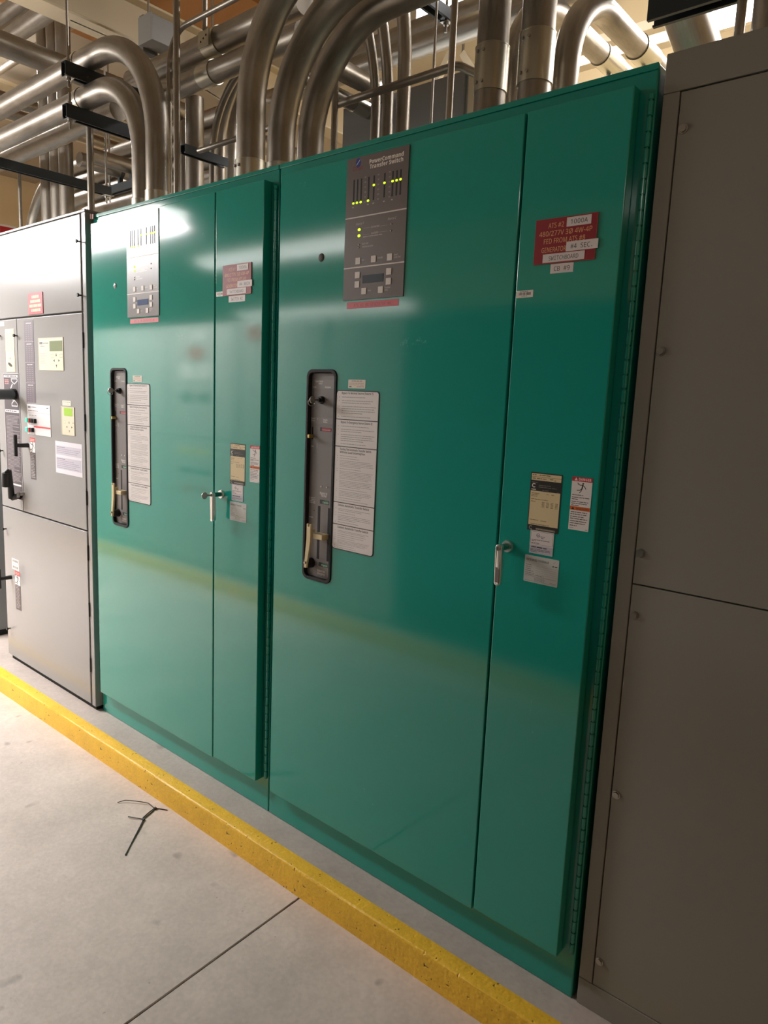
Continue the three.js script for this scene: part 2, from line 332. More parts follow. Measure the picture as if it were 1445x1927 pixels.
const panelPrint = (reflective) => print(panR.x0, panR.x1, panR.y0, panR.y1, 2400, '#6f6562', ({ c, w, h, X, Y }) => {
  const at = (u, v) => { const [x, y] = loc(u, v, ZD + 0.003); return [X(x), Y(y)]; };
  const T = (s, u, v, size, col, squeeze, font = 'bold') => { const [x, y] = at(u, v); text(c, s, x, y, size, col, font, 'left', squeeze); };
  T('PowerCommand', 694.5, 309, 38, '#f0e8de', 306); T('Transfer Switch', 695.5, 318.4, 38, '#f0e8de', 298);
  const [lx, ly] = at(674.5, 307); c.fillStyle = '#28408c'; c.beginPath(); c.ellipse(lx, ly, 24, 31, 0, 0, 7); c.fill(); c.strokeStyle = '#d9d4d4'; c.lineWidth = 5; c.beginPath(); c.moveTo(lx - 17, ly + 14); c.lineTo(lx + 15, ly - 18); c.stroke();
  T('Onan', 664, 323.5, 40, '#8e2329', 96, 'normal');
  const sm = '#c9bfb6';
  T('Source 1', 669.5, 424.5, 22, sm, 74, 'italic'); T('Source 2', 729, 414.5, 22, sm, 74, 'italic');
  T('Connected', 697.5, 429, 19, sm, 76, 'italic'); T('Available', 698, 440.5, 19, sm, 66, 'italic');
  c.strokeStyle = '#a79d95'; c.lineWidth = 2; for (const [a, b] of [[[684, 429.5], [696, 428]], [[714, 425.5], [729, 423.5]], [[683, 441.5], [696, 440]], [[713, 436.5], [729, 434.5]]]) { c.beginPath(); c.moveTo(...at(...a)); c.lineTo(...at(...b)); c.stroke(); }
  { const [x, y] = at(683, 446.5); words(c, x, y - 6, 180, 9, '#b3a9a1'); }
  T('Not In Auto', 681, 460.5, 18, sm, 60, 'italic'); T('Test/Exercise Active', 681, 466, 17, sm, 104, 'italic');
  T('Test', 680, 491, 18, sm, 24, 'italic'); T('Override', 709.5, 486.8, 18, sm, 50, 'italic'); T('Reset/', 740, 481, 17, sm, 38, 'italic'); T('Lamp Test', 740, 485.5, 17, sm, 62, 'italic');
  T('Menu', 691.5, 548, 18, sm, 32, 'italic'); T('Previous', 723, 542.5, 18, sm, 52, 'italic'); T('Menu', 723, 547, 18, sm, 32, 'italic');
  for (const [u, v0, n, dv] of [[686.5, 334, 6, 9.3], [711, 329, 6, 9.2], [732, 324, 6, 9.4]]) for (let k = 0; k < n; k++) { const [x, y] = at(u - k * 0.25, v0 + k * dv); words(c, x, y - 6, 14, 12, '#9c928a'); }
  for (const [u, v] of [[664, 391], [692, 385], [702, 382.5], [722, 379], [737, 376]]) { const [x, y] = at(u, v); words(c, x - 7, y - 6, 16, 12, '#b3a9a1'); }
}, { rough: 0.28 });
const panelMat = panelPrint();
const recPlate = { x0: 0.202, x1: 0.31, y0: 0.962, y1: 1.622 };
const recMat = print(recPlate.x0, recPlate.x1, recPlate.y0, recPlate.y1, 2400, '#7c7573', ({ c, w, h, X, Y }) => {
  const at = (u, v) => { const [x, y] = loc(u, v, PZ); return [X(x), Y(y)]; };
  const boxAt = (u0, v0, u1, v1, col) => { const [a, b] = at(u0, v0), [d, e] = at(u1, v1); c.fillStyle = col; c.fillRect(a, b, d - a, e - b); };
  const T = (s, u, v, size, squeeze) => { const [x, y] = at(u, v); text(c, s, x, y, size, '#d6cec9', 'bold', 'left', squeeze); };
  boxAt(588.5, 715, 628, 733, '#857e7c'); boxAt(585, 785, 602.5, 798, '#857e7c'); boxAt(603.5, 786, 625.5, 798.5, '#857e7c');
  T('Bypass Source', 593.5, 719.7, 20, 84); T('Select', 599.5, 723.8, 20, 40); T('Normal', 588.5, 730.2, 18, 40); T('Emergency', 611.5, 730.6, 18, 62);
  T('Bypass', 585, 788.5, 16, 44); T('Position', 585, 792.6, 16, 42); T('Transfer', 608, 792, 17, 48); T('Position', 608.2, 796, 17, 44);
  T('Bypass to', 601.5, 929.5, 27, 82); T('Normal', 604.5, 934.5, 26, 58); T('Bypass to', 596.8, 1074, 27, 84); T('Emergency', 596.5, 1079.5, 26, 86);
  for (let k = 0; k < 4; k++) { const [x, y] = at(581, 935 + k * 3.1); words(c, x, y - 5, 72, 10, '#cbc3be'); }
  { const [x, y] = at(581.5, 971.5); words(c, x, y - 6, 44, 12, '#cbc3be'); } { const [x, y] = at(586, 839.5); words(c, x, y - 6, 24, 12, '#cbc3be'); }
  c.strokeStyle = '#d6cec9'; c.lineWidth = 3; c.beginPath(); c.moveTo(...at(596.5, 834)); c.lineTo(...at(596.3, 843.5)); c.stroke(); c.beginPath(); c.moveTo(...at(597.5, 786.5)); c.lineTo(...at(597.4, 791)); c.stroke();
});
const barMat = print(0, 0.046, 0, 0.0175, 5000, '#e4ddd4', ({ c, w, h }) => { for (let x = w * 0.14; x < w * 0.86; x += 2 + rnd() * 5) { c.fillStyle = '#2e2625'; c.fillRect(x, h * 0.27, 1 + rnd() * 3, h * 0.4); } words(c, w * 0.2, h * 0.1, w * 0.5, h * 0.1, '#564c48'); words(c, w * 0.3, h * 0.74, w * 0.35, h * 0.1, '#564c48'); });
const nameMat = print(0, 0.086, 0, 0.147, 5000, '#1d1a17', ({ c, w, h }) => {
  const g = '#dcc79c'; c.fillStyle = g; c.fillRect(w * 0.03, h * 0.02, w * 0.94, h * 0.115); c.strokeStyle = '#1d1a17'; c.lineWidth = 3; c.beginPath(); c.moveTo(w * 0.03, h * 0.075); c.lineTo(w * 0.97, h * 0.075); c.stroke();
  for (const [x, y, l] of [[0.06, 0.035, 0.12], [0.28, 0.035, 0.36], [0.06, 0.095, 0.1], [0.2, 0.095, 0.3], [0.62, 0.09, 0.1], [0.76, 0.105, 0.05]]) words(c, w * x, h * y, w * l, h * 0.018, '#4d4028');
  for (const [x, y, l] of [[0.05, 0.16, 0.18], [0.28, 0.205, 0.4], [0.28, 0.235, 0.56], [0.4, 0.285, 0.2], [0.86, 0.3, 0.1]]) words(c, w * x, h * y, w * l, h * 0.02, '#6f675b');
  c.strokeStyle = '#e2dac9'; c.lineWidth = 12; c.beginPath(); c.arc(w * 0.125, h * 0.225, 22, 0.7, 5.6); c.stroke(); words(c, w * 0.05, h * 0.28, w * 0.15, h * 0.025, '#cfc7b6');
  c.fillStyle = g; c.fillRect(w * 0.03, h * 0.315, w * 0.94, h * 0.585);
  for (const [x, y, l] of [[0.06, 0.35, 0.26], [0.06, 0.375, 0.22], [0.06, 0.4, 0.2], [0.55, 0.35, 0.06], [0.7, 0.35, 0.08], [0.06, 0.45, 0.55], [0.06, 0.49, 0.15], [0.06, 0.805, 0.28], [0.42, 0.81, 0.18], [0.1, 0.875, 0.6]]) words(c, w * x, h * y, w * l, h * 0.014, '#6e5f41');
  for (let r = 0; r < 5; r++) for (let k = 0; k < 4; k++) words(c, w * (0.42 + k * 0.14), h * (0.49 + r * 0.02), w * 0.08, h * 0.013, '#5d4f35');
  c.strokeStyle = '#b9b09e'; c.lineWidth = 7; c.beginPath(); c.arc(w * 0.12, h * 0.95, 20, 0.7, 5.6); c.stroke(); c.fillStyle = '#7f7666'; c.fillRect(w * 0.28, h * 0.945, w * 0.62, h * 0.035); words(c, w * 0.3, h * 0.952, w * 0.55, h * 0.018, '#a79d8a');
});
function shockFigure(c, x, y, s, col) { // person struck by a bolt
  c.save(); c.translate(x, y); c.scale(s, s); c.strokeStyle = c.fillStyle = col; c.lineCap = 'round';
  c.beginPath(); c.arc(6, -34, 6, 0, 7); c.fill(); c.lineWidth = 9; c.beginPath(); c.moveTo(4, -24); c.lineTo(0, 2); c.stroke();
  c.lineWidth = 5; for (const l of [[[4, -24], [-14, -22], [-26, -26]], [[6, -22], [20, -12], [28, 2]], [[0, 2], [-14, 14], [-36, 16]], [[0, 2], [-4, 18], [-16, 32]]]) { c.beginPath(); l.forEach((p, i) => (i ? c.lineTo(...p) : c.moveTo(...p))); c.stroke(); }
  c.lineWidth = 3; c.beginPath(); c.moveTo(-38, -36); c.lineTo(-26, -32); c.lineTo(-32, -28); c.lineTo(-22, -25); c.stroke(); c.restore();
}
const dangerMat = print(0, 0.052, 0, 0.129, 5000, '#e3dbd7', ({ c, w, h }) => {
  c.fillStyle = '#b8252f'; c.fillRect(0, 0, w, h * 0.085); c.fillStyle = '#e9dcd8'; c.beginPath(); c.moveTo(w * 0.12, h * 0.07); c.lineTo(w * 0.2, h * 0.015); c.lineTo(w * 0.28, h * 0.07); c.fill(); text(c, 'DANGER', w * 0.32, h * 0.068, 42, '#ecdcd8', 'bold', 'left', w * 0.62);
  shockFigure(c, w * 0.52, h * 0.21, 1.7, '#201c1c');
  const L = [[0.33, 0.55], [0.375, 0.85], [0.41, 0.3], [0.455, 0.82], [0.49, 0.76], [0.525, 0.36]]; for (const [y, l] of L) words(c, w * 0.06, h * y, w * l, h * 0.02, '#45403f');
  c.fillStyle = '#d2661c'; c.fillRect(0, h * 0.555, w, h * 0.07); c.fillStyle = '#241a14'; c.beginPath(); c.moveTo(w * 0.07, h * 0.615); c.lineTo(w * 0.15, h * 0.565); c.lineTo(w * 0.23, h * 0.615); c.fill(); text(c, 'WARNING', w * 0.3, h * 0.613, 36, '#6f3512', 'bold', 'left', w * 0.64);
  for (const [y, l] of [[0.65, 0.8], [0.69, 0.78], [0.735, 0.66], [0.775, 0.84], [0.82, 0.8], [0.86, 0.74], [0.905, 0.36]]) words(c, w * 0.06, h * y, w * l, h * 0.022, '#45403f'); words(c, w * 0.06, h * 0.955, w * 0.2, h * 0.01, '#7a7472'); words(c, w * 0.84, h * 0.965, w * 0.1, h * 0.014, '#45403f');
});
const ulMat = print(0, 0.065, 0, 0.059, 5000, '#ddd4d2', ({ c, w, h }) => {
  c.strokeStyle = '#3d3a3e'; c.lineWidth = 3; c.strokeRect(w * 0.03, h * 0.04, w * 0.94, h * 0.55); c.lineWidth = 5; c.beginPath(); c.arc(w * 0.34, h * 0.2, 22, 0, 7); c.stroke(); text(c, 'UL', w * 0.29, h * 0.24, 26, '#3d3a3e', 'bold');
  words(c, w * 0.44, h * 0.22, w * 0.18, h * 0.04, '#4b474b'); words(c, w * 0.48, h * 0.29, w * 0.1, h * 0.035, '#4b474b'); words(c, w * 0.07, h * 0.38, w * 0.76, h * 0.04, '#5b575b'); words(c, w * 0.07, h * 0.43, w * 0.18, h * 0.04, '#5b575b'); words(c, w * 0.07, h * 0.52, w * 0.34, h * 0.04, '#4b474b');
  c.fillStyle = '#b9b6bd'; c.fillRect(0, h * 0.64, w, h * 0.36); words(c, w * 0.08, h * 0.68, w * 0.66, h * 0.07, '#2f2c35'); for (let k = 0; k < 3; k++) words(c, w * 0.05, h * (0.79 + k * 0.055), w * (k < 2 ? 0.84 : 0.3), h * 0.035, '#4d4a54');
});
const coverMat = print(0, 0.095, 0, 0.069, 5000, '#c3c4c0', ({ c, w, h }) => {
  text(c, 'EXTENDED COVERAGE', w * 0.05, h * 0.2, 40, '#3a3d3d', 'bold', 'left', w * 0.66); c.strokeStyle = '#787c7c'; c.lineWidth = 3; c.beginPath(); c.moveTo(w * 0.83, h * 0.16); c.lineTo(w * 0.9, h * 0.09); c.stroke(); words(c, w * 0.82, h * 0.24, w * 0.14, h * 0.05, '#25292a');
  for (let k = 0; k < 5; k++) { const y = h * (0.34 + k * 0.075); words(c, w * 0.04, y, w * (0.16 + rnd() * 0.14), h * 0.03, '#65696a'); c.fillStyle = '#8d9090'; c.fillRect(w * 0.34, y + h * 0.03, w * 0.6, 2); } words(c, w * 0.04, h * 0.7, w * 0.55, h * 0.03, '#65696a'); c.fillStyle = '#565a5a'; c.fillRect(w * 0.03, h * 0.76, w * 0.92, 3);
  for (let k = 0; k < 4; k++) words(c, w * 0.32, h * (0.79 + k * 0.035), w * 0.3, h * 0.022, '#7b7f7f'); c.fillRect(w * 0.03, h * 0.94, w * 0.94, 3); words(c, w * 0.78, h * 0.89, w * 0.18, h * 0.025, '#7b7f7f');
}, { rough: 0.35 });
const tagMat = print(0, 0.07, 0, 0.027, 5000, '#ded4c4', ({ c, w, h }) => { words(c, w * 0.2, h * 0.1, w * 0.6, h * 0.12, '#6d5f55'); words(c, w * 0.06, h * 0.36, w * 0.85, h * 0.1, '#b08a80'); words(c, w * 0.06, h * 0.55, w * 0.85, h * 0.1, '#b08a80'); c.fillStyle = '#2c2a2a'; c.fillRect(w * 0.06, h * 0.76, w * 0.14, h * 0.12); words(c, w * 0.5, h * 0.74, w * 0.42, h * 0.12, '#b0786e'); });
function redSign(l1, l3, tape4) {
  return print(0, 0.157, 0, 0.1025, 4200, '#8e1320', ({ c, w, h }) => {
    c.strokeStyle = '#b0533f'; c.lineWidth = 4; c.strokeRect(2, 2, w - 4, h - 4);
    const col = '#e3b276', f = 'normal';
    text(c, l1, w * 0.215, h * 0.215, 66, col, f, 'left', w * 0.26); text(c, '480/277V 3\u00D8 4W-4P', w * 0.07, h * 0.385, 66, col, f, 'left', w * 0.86); text(c, l3, w * 0.15, h * 0.555, 66, col, f, 'left', w * 0.68); text(c, 'GENERATOR', w * 0.125, h * 0.745, 66, col, f, 'left', w * 0.41);
  });
}
const tape = (s, w, h, bg = '#dcd2cf', fg = '#26242a') => print(0, w, 0, h, 5000, bg, ({ c, w: W_, h: H_ }) => text(c, s, W_ * 0.5, H_ * 0.76, H_ * 0.68, fg, 'normal', 'center', W_ * 0.72, 'monospace'));
const M_red = { 1: redSign('ATS #1', 'FED FROM ATS #3'), 2: redSign('ATS #2', 'FED FROM ATS #8') };
const stripMat = { 1: tape('ATS #1 ON GENERATOR #4', 0.21, 0.0185, '#d4545a', '#7d2a33'), 2: tape('ATS #2 ON GENERATOR #4', 0.201, 0.0185, '#cf6469', '#8d3d45') };
const winRed = print(0, 0.024, 0, 0.0155, 8000, '#8f2530', ({ c, w, h }) => { c.fillStyle = '#1a1213'; c.fillRect(0, 0, w * 0.16, h); text(c, 'Connected', w * 0.2, h * 0.8, h * 0.5, '#e5a9a6', 'bold', 'left', w * 0.76); });
const winGreen = print(0, 0.022, 0, 0.0165, 8000, '#12201a', ({ c, w, h }) => { c.fillStyle = '#2f5f4a'; c.fillRect(w * 0.5, 0, w * 0.5, h); text(c, 'Open', w * 0.3, h * 0.78, h * 0.66, '#a8c8b6', 'bold', 'left', w * 0.68); });

function greenCabinet(no, x0, label, marks) {
  const g = thing('transfer_switch_cabinet', label, 'cabinet', [x0, 0, 0]);
  const doorMat = M.green.clone(); doorMat.map = doorPaint('#1a9788', marks); doorMat.color.set(0xffffff);
  part(g, 'body', merge([bx(0.002, W - 0.002, 0, H, -DEPTH, 0, 0.004), bx(0.002, W - 0.002, H - 0.014, H, 0, 0.004, 0.002)]), M.green);
  part(g, 'top_cover', plain(0.02, W - 0.02, H - 0.002, H + 0.0006, -DEPTH + 0.02, -0.02), std(0x7d7a72, 0.85), null, 'dusty grey top cover');
  // large left door with the opening for the recessed bypass controls
  const s = new THREE.Shape(); roundRect(s, 0.043, 0.9262, 0.116, 2.243, 0.003);
  const hole = new THREE.Path(); roundRect(hole, 0.198, 0.314, 0.958, 1.626, 0.02); s.holes.push(hole);
  const dg = new THREE.ExtrudeGeometry(s, { depth: ZD - 0.003, bevelEnabled: true, bevelSize: 0.0025, bevelThickness: 0.0025, bevelOffset: -0.0025, bevelSegments: 2, curveSegments: 8 }); dg.translate(0, 0, 0.0005);
  part(g, 'door', dg, doorMat);
  part(g, 'door', bx(0.9325, 1.193, 0.122, 2.243, 0.0005, ZD, 0.0025), doorMat);
  part(g, 'hinge', hingeGeo(1.2215, 0.135, 2.225, 0.007, 0.0062), M.green);
  part(g, 'hinge', merge([hingeGeo(0.031, 0.135, 2.225, 0.007, 0.0062)]), M.green);
  // recess: black gasket, printed back plate, controls
  const rs = new THREE.Shape(); roundRect(rs, 0.189, 0.323, 0.951, 1.634, 0.024); const rh = new THREE.Path(); roundRect(rh, 0.2, 0.312, 0.961, 1.624, 0.018); rs.holes.push(rh);
  const rg = new THREE.ExtrudeGeometry(rs, { depth: 0.027, bevelEnabled: true, bevelSize: 0.002, bevelThickness: 0.003, bevelOffset: -0.002, bevelSegments: 3, curveSegments: 8 }); rg.translate(0, 0, 0.007);
  part(g, 'gasket', rg, M.rubber, null, 'black rubber gasket round the recess');
  const pl = part(g, 'bypass_panel', plateGeo(recPlate.x0, recPlate.x1, recPlate.y0, recPlate.y1, 0.0006, PZ), recMat, null, 'dark grey printed plate in the recess');
  const at = (u, v, z = PZ) => loc(u, v, z);
  const boxPx = (u0, v0, u1, v1, z0, z1, r = 0.0004) => { const a = at(u0, v0, z0), b = at(u1, v1, z0); return bx(Math.min(a[0], b[0]), Math.max(a[0], b[0]), Math.min(a[1], b[1]), Math.max(a[1], b[1]), z0, z1, r); };
  const mk = (u, v) => { const [x, y] = at(u, v); return V3(x, y, PZ); };
  let p = mk(606, 753);
  const kl = part(pl, 'key_switch', merge([cyl(p, p.clone().add(V3(0, 0, 0.012)), 0.0125, 20, 0.011), cyl(p.clone().add(V3(0, 0, 0.012)), p.clone().add(V3(0, 0, 0.02)), 0.007, 16)]), M.black);
  part(pl, 'key', merge([bx(p.x - 0.0012, p.x + 0.0012, p.y - 0.003, p.y + 0.003, PZ + 0.018, PZ + 0.034, 0.0005), (() => { const q = new THREE.CylinderGeometry(0.0115, 0.0115, 0.0022, 20); q.rotateZ(Math.PI / 2); q.translate(p.x, p.y, PZ + 0.042); return q; })(), (() => { const q = new THREE.TorusGeometry(0.011, 0.0008, 6, 24); q.rotateY(1.2); q.translate(p.x - 0.002, p.y - 0.008, PZ + 0.044); return q; })()]), M.steel, null, 'steel key with a ring');
  part(pl, 'lever_slot', boxPx(587.4, 803.5, 589, 826.5, PZ - 0.0005, PZ + 0.0006), M.slot);
  { const [x, y] = at(589, 820.5); part(pl, 'small_lever', merge([bx(x - 0.004, x + 0.004, y - 0.006, y + 0.005, PZ, 0.045, 0.001)]), M.brass, null, 'brass tab of the small lever'); }
  const win = (u0, v0, u1, v1, mat, name) => { const a = at(u0, v0), b = at(u1, v1); part(pl, name, plateGeo(a[0], b[0], Math.min(a[1], b[1]), Math.max(a[1], b[1]), PZ - 0.0004, PZ + 0.0008), mat); };
  win(602.8, 804, 623, 812.6, winRed, 'indicator_window'); win(602.2, 940, 618.6, 950.5, winGreen, 'indicator_window'); win(600, 1057.5, 616, 1069, winGreen, 'indicator_window');
  for (const [u, v] of [[604.5, 915.5], [615, 917]]) { p = mk(u, v); part(pl, 'screw', cyl(p, p.clone().add(V3(0, 0, 0.0016)), 0.0028, 14), M.white); }
  part(pl, 'slot', boxPx(598.6, 952, 600, 1052, PZ - 0.0005, PZ + 0.0006), M.slot); part(pl, 'slot', boxPx(617.6, 956, 619, 1057, PZ - 0.0005, PZ + 0.0006), M.slot);
  p = mk(591, 960.5); part(pl, 'pin_hole', cyl(p, p.clone().add(V3(0, 0, 0.0006)), 0.0016, 10), M.slot);
  { const a = at(600.5, 1001.5), b = at(618.5, 1015); const f = part(pl, 'operating_block', bx(a[0], b[0], Math.min(a[1], b[1]), Math.max(a[1], b[1]), PZ, 0.055, 0.0015), M.beige, null, 'beige operating block across the slots'); }
  { p = mk(586, 1058.5); part(pl, 'pivot', cyl(p, p.clone().add(V3(0, 0, 0.03)), 0.017, 24, 0.014), M.black, null, 'black round pivot boss');
    const zt = 0.062, a = at(581, 986, zt), b = at(574, 1068, zt); const ls = new THREE.Shape(); const wTop = 0.0095, wBot = 0.0058;
    ls.moveTo(a[0] - wTop, a[1]); ls.lineTo(a[0] - wTop * 0.35, a[1]); ls.lineTo(a[0] - wTop * 0.35, a[1] - 0.009); ls.lineTo(a[0] + wTop * 0.35, a[1] - 0.009); ls.lineTo(a[0] + wTop * 0.35, a[1]); ls.lineTo(a[0] + wTop, a[1]); ls.lineTo(a[0] + wTop * 0.9, a[1] - 0.06); ls.lineTo(b[0] + wBot, b[1]); ls.lineTo(b[0] - wBot, b[1]); ls.lineTo(a[0] - wTop, a[1] - 0.05); ls.closePath();
    const lg = new THREE.ExtrudeGeometry(ls, { depth: 0.006, bevelEnabled: true, bevelSize: 0.0008, bevelThickness: 0.0008, bevelOffset: -0.0008, bevelSegments: 1 }); lg.translate(0, 0, zt - 0.006);
    part(pl, 'operating_lever', merge([lg, cyl(V3(p.x, p.y, 0.045), V3(at(574.5, 1060, zt)[0] + 0.004, at(574.5, 1060, zt)[1], zt - 0.002), 0.005, 12), bx(a[0] + 0.002, b[0] + 0.02, a[1] - 0.03, a[1] - 0.018, 0.04, 0.054, 0.001)]), M.beige, null, 'beige operating lever of the bypass switch');
    const q = at(574.5, 1058.5, zt + 0.001); part(pl, 'lever_bolt', cyl(V3(q[0], q[1], zt), V3(q[0], q[1], zt + 0.006), 0.0042, 6), M.steel); }
  // printed instruction sheet, small tag
  part(g, 'instruction_sheet', plateGeo(sheetR.x0, sheetR.x1, sheetR.y0, sheetR.y1, ZD, ZD + 0.0018, 0.011), sheetMat, null, 'white instruction sheet with black border and five sections');
  part(g, 'small_tag', plateGeo(0.371, 0.441, 1.578, 1.604, ZD, ZD + 0.0008, 0.002), tagMat, null, 'small cream tag above the instruction sheet');
  // control panel with bar slots, indicator lights, buttons and display
  const cp = part(g, 'control_panel', plateGeo(panR.x0, panR.x1, panR.y0, panR.y1, ZD, ZD + 0.003), panelMat, null, 'grey brown control panel with bar graphs and push buttons');
  const zc = ZD + 0.003, cpBox = (u0, v0, u1, v1, h, mat, name) => { const a = at(u0, v0, zc), b = at(u1, v1, zc); return part(cp, name, bx(Math.min(a[0], b[0]), Math.max(a[0], b[0]), Math.min(a[1], b[1]), Math.max(a[1], b[1]), zc - 0.001, zc + h, 0.0003), mat); };
  for (const [u0, v0, u1, v1] of [[650.6, 412.8, 766.6, 391.8], [648.2, 506, 761, 492.6]]) { const a = at(u0, v0, zc), b = at(u1, v1, zc); const y = (a[1] + b[1]) / 2; part(cp, 'divider', plain(panR.x0, panR.x1, y - 0.0017, y + 0.0017, zc - 0.001, zc + 0.0002), M.panelWhite); }
  const bars = [[666.7, 338.7, 664.9, 384.5, 383], [673.3, 337.5, 671.8, 382, 381.6], [680.5, 336, 678.8, 381, 380.4], [694.4, 332.6, 692.5, 379, 377.7], [704.3, 330.3, 702.6, 376, 348.3], [724.6, 325.6, 722.3, 371.6, 344.2], [740, 322, 737.3, 369.5, 341], [747.6, 320.3, 745, 368, 339.2], [755, 318.7, 752.4, 366.6, 337.4]];
  for (const [u0, v0, u1, v1, lv] of bars) {
    const a = at(u0, v0, zc), b = at(u1, v1, zc), x = (a[0] + b[0]) / 2; part(cp, 'bar_graph', plain(x - 0.0026, x + 0.0026, b[1], a[1], zc - 0.001, zc + 0.0003), M.slot);
    const q = at(u0 + (u1 - u0) * (lv - v0) / (v1 - v0), lv, zc); const lg = new THREE.SphereGeometry(1, 12, 8); lg.scale(0.0046, 0.0032, 0.0014); lg.translate(x, q[1], zc + 0.0006); part(cp, 'indicator_light', lg, M.led, null, 'yellow green indicator light');
  }
  for (const [u, v, on] of [[676, 432.3, 1], [675.6, 443.7, 1], [736.5, 421.3, 0], [735.7, 434, 0], [675.2, 460.5, 0], [674.8, 466, 0]]) { const q = at(u, v, zc); const lg = new THREE.SphereGeometry(1, 12, 8); const k = on ? 1 : 0.6; lg.scale(0.0058 * k, 0.0042 * k, 0.0016); lg.translate(q[0], q[1], zc + 0.0004); part(cp, 'indicator_light', lg, on ? M.led : M.ledOff); }
  for (const [u0, v0, u1, v1] of [[669.5, 485.7, 678, 497], [698.8, 481.7, 707.2, 493], [729, 477.8, 738, 489.5], [668.5, 512.3, 677, 523.4], [727.3, 505, 736.4, 516.5], [667.9, 529.7, 676.2, 541], [726.6, 523.6, 735.6, 535], [680.5, 542.4, 689, 553.2], [711.8, 539.3, 720.6, 551]]) cpBox(u0, v0, u1, v1, 0.0016, M.panelWhite, 'push_button');
  cpBox(682.3, 518.5, 721, 529.6, 0.0008, no === 1 ? M.displayBlue : M.display, 'display');
  { const w = no === 1 ? 0.21 : 0.201, xs = no === 1 ? 0.356 : 0.3545; part(g, 'tape_strip', plateGeo(xs, xs + w, 1.8125, 1.831, ZD, ZD + 0.0009), stripMat[no], null, 'red label tape naming the generator'); }
  { const hp = part(g, 'hole_plug', (() => { const q = new THREE.SphereGeometry(0.0125, 20, 10); q.scale(1, 1, 0.3); q.translate(0.2385, 1.972, ZD); return q; })(), no === 1 ? M.gearGrey : M.hole, null, 'round plug in the door'); }
  // right door: red sign with label tapes, stickers, handle
  const f = no === 1 ? (u, v) => locA(u, v) : (u, v) => loc(u, v);
  const rx = 0.978, sp = part(g, 'sign_plate', plateGeo(rx, rx + 0.157, 1.8855, 1.9885, ZD, ZD + 0.003), M_red[no], null, 'red engraved sign plate with pale lettering');
  const tz = ZD + 0.003, tp = (x0, x1, y0, y1, s, base = tz) => part(sp, 'label_tape', plateGeo(x0, x1, y0, y1, base, base + 0.0006), tape(s, x1 - x0, y1 - y0), null, 'white label tape with black lettering');
  tp(rx + 0.081, rx + 0.142, 1.965, 1.9855, '1000A'); tp(rx + 0.084, rx + 0.163, 1.9095, 1.931, no === 1 ? '#4 MAIN' : '#4 SEC.');
  tp(rx + 0.025, rx + 0.132, 1.888, 1.9075, 'SWITCHBOARD'); no === 1 ? tp(rx + 0.032, rx + 0.123, 1.8625, 1.884, 'SWITCH #2', ZD) : tp(rx + 0.046, rx + 0.105, 1.8625, 1.884, 'CB #9', ZD);
  part(g, 'barcode_label', no === 1 ? plateGeo(0.9375, 0.981, 1.886, 1.9025, ZD, ZD + 0.0006) : plateGeo(0.936, 0.982, 1.811, 1.828, ZD, ZD + 0.0006), barMat, null, 'small white barcode sticker');
  const dx = no === 1 ? 0.013 : 0, dy = no === 1 ? -0.014 : 0;
  part(g, 'rating_label', plateGeo(1.0135 + dx, 1.0995 + dx, 1.238 + dy, 1.385 + dy, ZD, ZD + 0.0008), nameMat, null, 'black and tan rating label');
  part(g, 'danger_label', plateGeo(1.125 + dx * 1.1, 1.177 + dx * 1.1, 1.256 + dy, 1.385 + dy, ZD, ZD + 0.0008), dangerMat, null, 'white danger sticker with red and orange bands');
  part(g, 'listing_label', plateGeo(1.0245 + dx, 1.0895 + dx, 1.18 + dy * 1.1, 1.239 + dy * 1.1, ZD, ZD + 0.0012), ulMat, null, 'white listing sticker');
  part(g, 'coverage_label', plateGeo(1.014 + dx, 1.109 + dx, 1.1045 + dy, 1.1735 + dy, ZD, ZD + 0.0008, 0.003), coverMat, null, 'silver coverage sticker');
  // lever handle
  const hx = no === 1 ? 0.975 : 0.961, hy = no === 1 ? 1.178 : 1.1855;
  const hd = part(g, 'handle', merge([cyl(V3(hx, hy, ZD), V3(hx, hy, ZD + 0.006), 0.0165, 24, 0.015)]), M.chrome, null, 'chrome lever handle');
  part(hd, 'handle_neck', cyl(V3(hx, hy, ZD + 0.004), V3(hx, hy, ZD + 0.036), 0.0085, 16), M.greenDark);
  const gs = new THREE.Shape(); roundRect(gs, hx - 0.0095, hx + 0.0095, hy - 0.098, hy + 0.0105, 0.0094);
  const gg = new THREE.ExtrudeGeometry(gs, { depth: 0.009, bevelEnabled: true, bevelSize: 0.002, bevelThickness: 0.002, bevelOffset: -0.002, bevelSegments: 3, curveSegments: 8 }); gg.translate(0, 0, ZD + 0.035);
  { const q = gg.attributes.position; for (let i = 0; i < q.count; i++) { const d = Math.max(0, hy - 0.02 - q.getY(i)); q.setZ(i, q.getZ(i) - d * 0.06 + (d > 0.068 ? (d - 0.068) * 0.35 : 0)); } gg.computeVertexNormals(); }
  part(hd, 'grip', gg, M.chrome);
  const lock = V3(hx, hy, ZD + 0.046); part(hd, 'lock_cylinder', cyl(lock, lock.clone().add(V3(0, 0, 0.0035)), 0.006, 16), M.steel);
